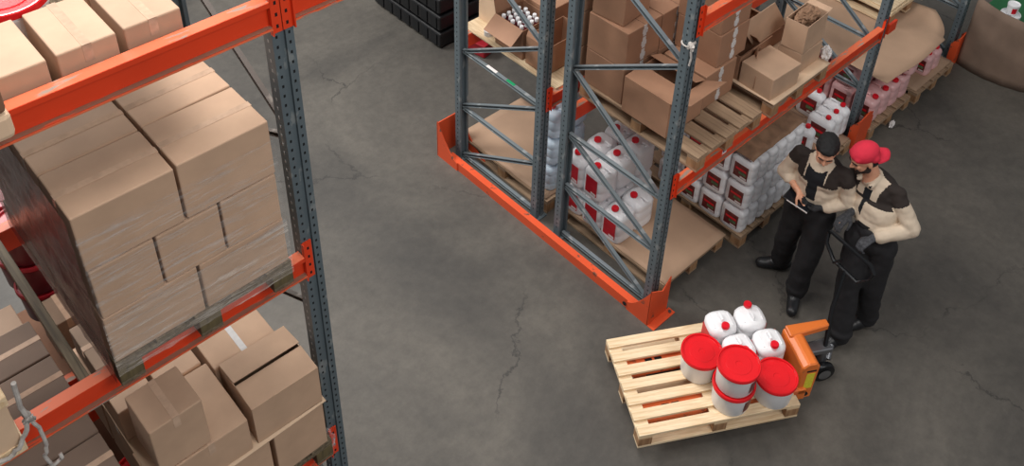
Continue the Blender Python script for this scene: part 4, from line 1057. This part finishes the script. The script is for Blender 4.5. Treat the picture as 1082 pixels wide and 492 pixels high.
    def fn(c):
        c = Vector(c); u = (c-ch).dot(l); w = (c-ch).dot(f); z = c.z; zc = z-ch.z
        for sh, el, wr in arms:
            d1, t1 = seg(c, sh, el); d2, t2 = seg(c, el, wr)
            if (d1 < .085 and t1 > .30) or (d2 < .075 and t2 > .02): return 0 if not (P.get('cuff') and d2 < .075 and t2 > P['cuff']) else 1
        nr = (c-(neck-Vector((0, 0, .05)))).length
        if nr < .095 and zc > -.02: return 0
        if w > .03 and abs(u) < P['vwid']*(1 if zc > -.12 else .55) and zc > -.30: return 2
        if w > .02 and zc > -.10 and abs(u) < .085+.25*(zc+.02 if zc > -.02 else 0) and zc > -.1: return 0
        if zc > P['yoke']: return 1
        if z < jl: return 3
        return 0
    j.build('jacket', root, [M['beige_cloth'], M['brown_cloth'], M['tshirt'], M['black_cloth']], .0075, 3, fn=fn, noise=.009, nscale=10)
    for A in P['gloves']:
        g = Blob()
        for c in hand_caps(*P[A+'hand'], r=1.10, ind=P.get(A+'ind')): g.cap(*c)
        w, d = Vector(P[A+'hand'][0]), Vector(P[A+'hand'][1]).normalized(); g.cap(w-d*.045, w+d*.01, .033, .029)
        g.build('glove', root, [M['glove'] if P['gl'] == 0 else M['glove_dk']], .0052, 2)
    return root
person(dict(label='person with black hair in beige and brown work jacket, pointing at a tablet', root=(1.03, -.63, 0), l=(.10, -.99, 0),
    Ls=(1.035, -.855, 1.40), Rs=(.985, -.475, 1.41), hip=(1.03, -.655, .93), neck=(.985, -.665, 1.475), head=(.925, -.70, 1.60), face=(-.80, -.40, -.42),
    Le=(1.075, -.915, 1.13), Lw=(.955, -.775, 1.055), Re=(.985, -.40, 1.15), Rw=(.895, -.575, 1.125),
    Lhand=((.950, -.768, 1.052), (-.45, .88, .05), (-.3, 0, 1), (-1, 0, 0), .45), Rhand=((.893, -.580, 1.125), (-.10, -.80, -.55), (-.2, .3, -1), (-1, 0, 0), 1.05),
    Lleg=((1.045, -.745, .90), (.955, -.765, .50), (.945, -.750, .10), (.80, -.825, .03)), Rleg=((1.01, -.565, .90), (1.05, -.52, .50), (1.13, -.485, .10), (1.03, -.38, .03)),
    hat=None, jlow=.98, sleeve=dict(L=.80, R=.35), yoke=-.13, vwid=.075, gloves='L', gl=1, Rind=.12))
person(dict(label='bearded person in a backward red cap, gloved hand on the jack handle', root=(1.02, -1.18, 0), l=(-.10, -.99, 0),
    Ls=(1.155, -1.215, 1.40), Rs=(1.175, -.865, 1.40), hip=(1.085, -1.15, .93), neck=(1.105, -.995, 1.485), head=(1.04, -.94, 1.615), face=(-.78, .50, -.38),
    Le=(1.16, -1.375, 1.15), Lw=(.965, -1.20, 1.055), Re=(1.15, -1.0, 1.13), Rw=(1.005, -.965, 1.11),
    Lhand=((.955, -1.195, 1.052), (-.80, .38, -.42), (-.25, 0, -1), (.3, 1, 0), .85), Rhand=((1.0, -.965, 1.105), (-.92, .12, -.35), (-.2, 0, -1), (0, -1, 0), .45),
    Lleg=((1.10, -1.235, .90), (1.08, -1.265, .50), (1.135, -1.285, .10), (1.03, -1.24, .03)), Rleg=((1.06, -1.07, .90), (.915, -1.15, .50), (.83, -1.235, .10), (.69, -1.185, .03)),
    hat=1, beard=True, jlow=1.10, sleeve=dict(L=.82, R=.55), yoke=-.13, vwid=.03, gloves='LR', gl=0))
tb = thing('tablet', 'dark tablet with white edge held flat by the person with black hair', 'tablet', (.885, -.615, 1.065), rot=(math.radians(4), math.radians(-8), .05))
mb = MB(); mb.box(-.075, .075, -.11, .11, 0, .010, M['black'], .003); mb.build('tablet_body', tb)
mb = MB(); mb.box(-.068, .068, -.10, .10, .0100, .0112, M['screen']); mb.build('screen', tb)
mb = MB(); mb.box(-.0785, -.0745, -.108, .070, .001, .0105, M['labelw']); mb.build('edge_strip', tb)
# ---------------------------------------------------------------- camera and light
cam = bpy.data.cameras.new('camera'); co = bpy.data.objects.new('camera', cam); C.objects.link(co)
co.location = (-4.412, -2.936, 6.414); co.rotation_euler = (.971, -.038, -.765)
cam.sensor_width = 36; cam.sensor_fit = 'HORIZONTAL'; cam.lens = 34.407; cam.shift_x = -.02423; cam.shift_y = -.2202; cam.clip_end = 100
bpy.context.scene.camera = co
w = bpy.data.worlds.new('world'); bpy.context.scene.world = w; w.use_nodes = True
w.node_tree.nodes['Background'].inputs[0].default_value = (.95, .97, 1, 1); w.node_tree.nodes['Background'].inputs[1].default_value = WORLD
def area(name, loc, tgt, size, power, col):
    l = bpy.data.lights.new(name, 'AREA'); l.shape = 'RECTANGLE'; l.size, l.size_y = size; l.energy = power; l.color = col
    o = bpy.data.objects.new(name, l); C.objects.link(o); o.location = loc
    o.rotation_euler = (Vector(tgt)-Vector(loc)).to_track_quat('-Z', 'Y').to_euler(); return o
for a in LIGHTS: area(*a)
sc = bpy.context.scene
sc.view_settings.view_transform = 'Standard'; sc.view_settings.look = 'None'; sc.view_settings.exposure = EXPO
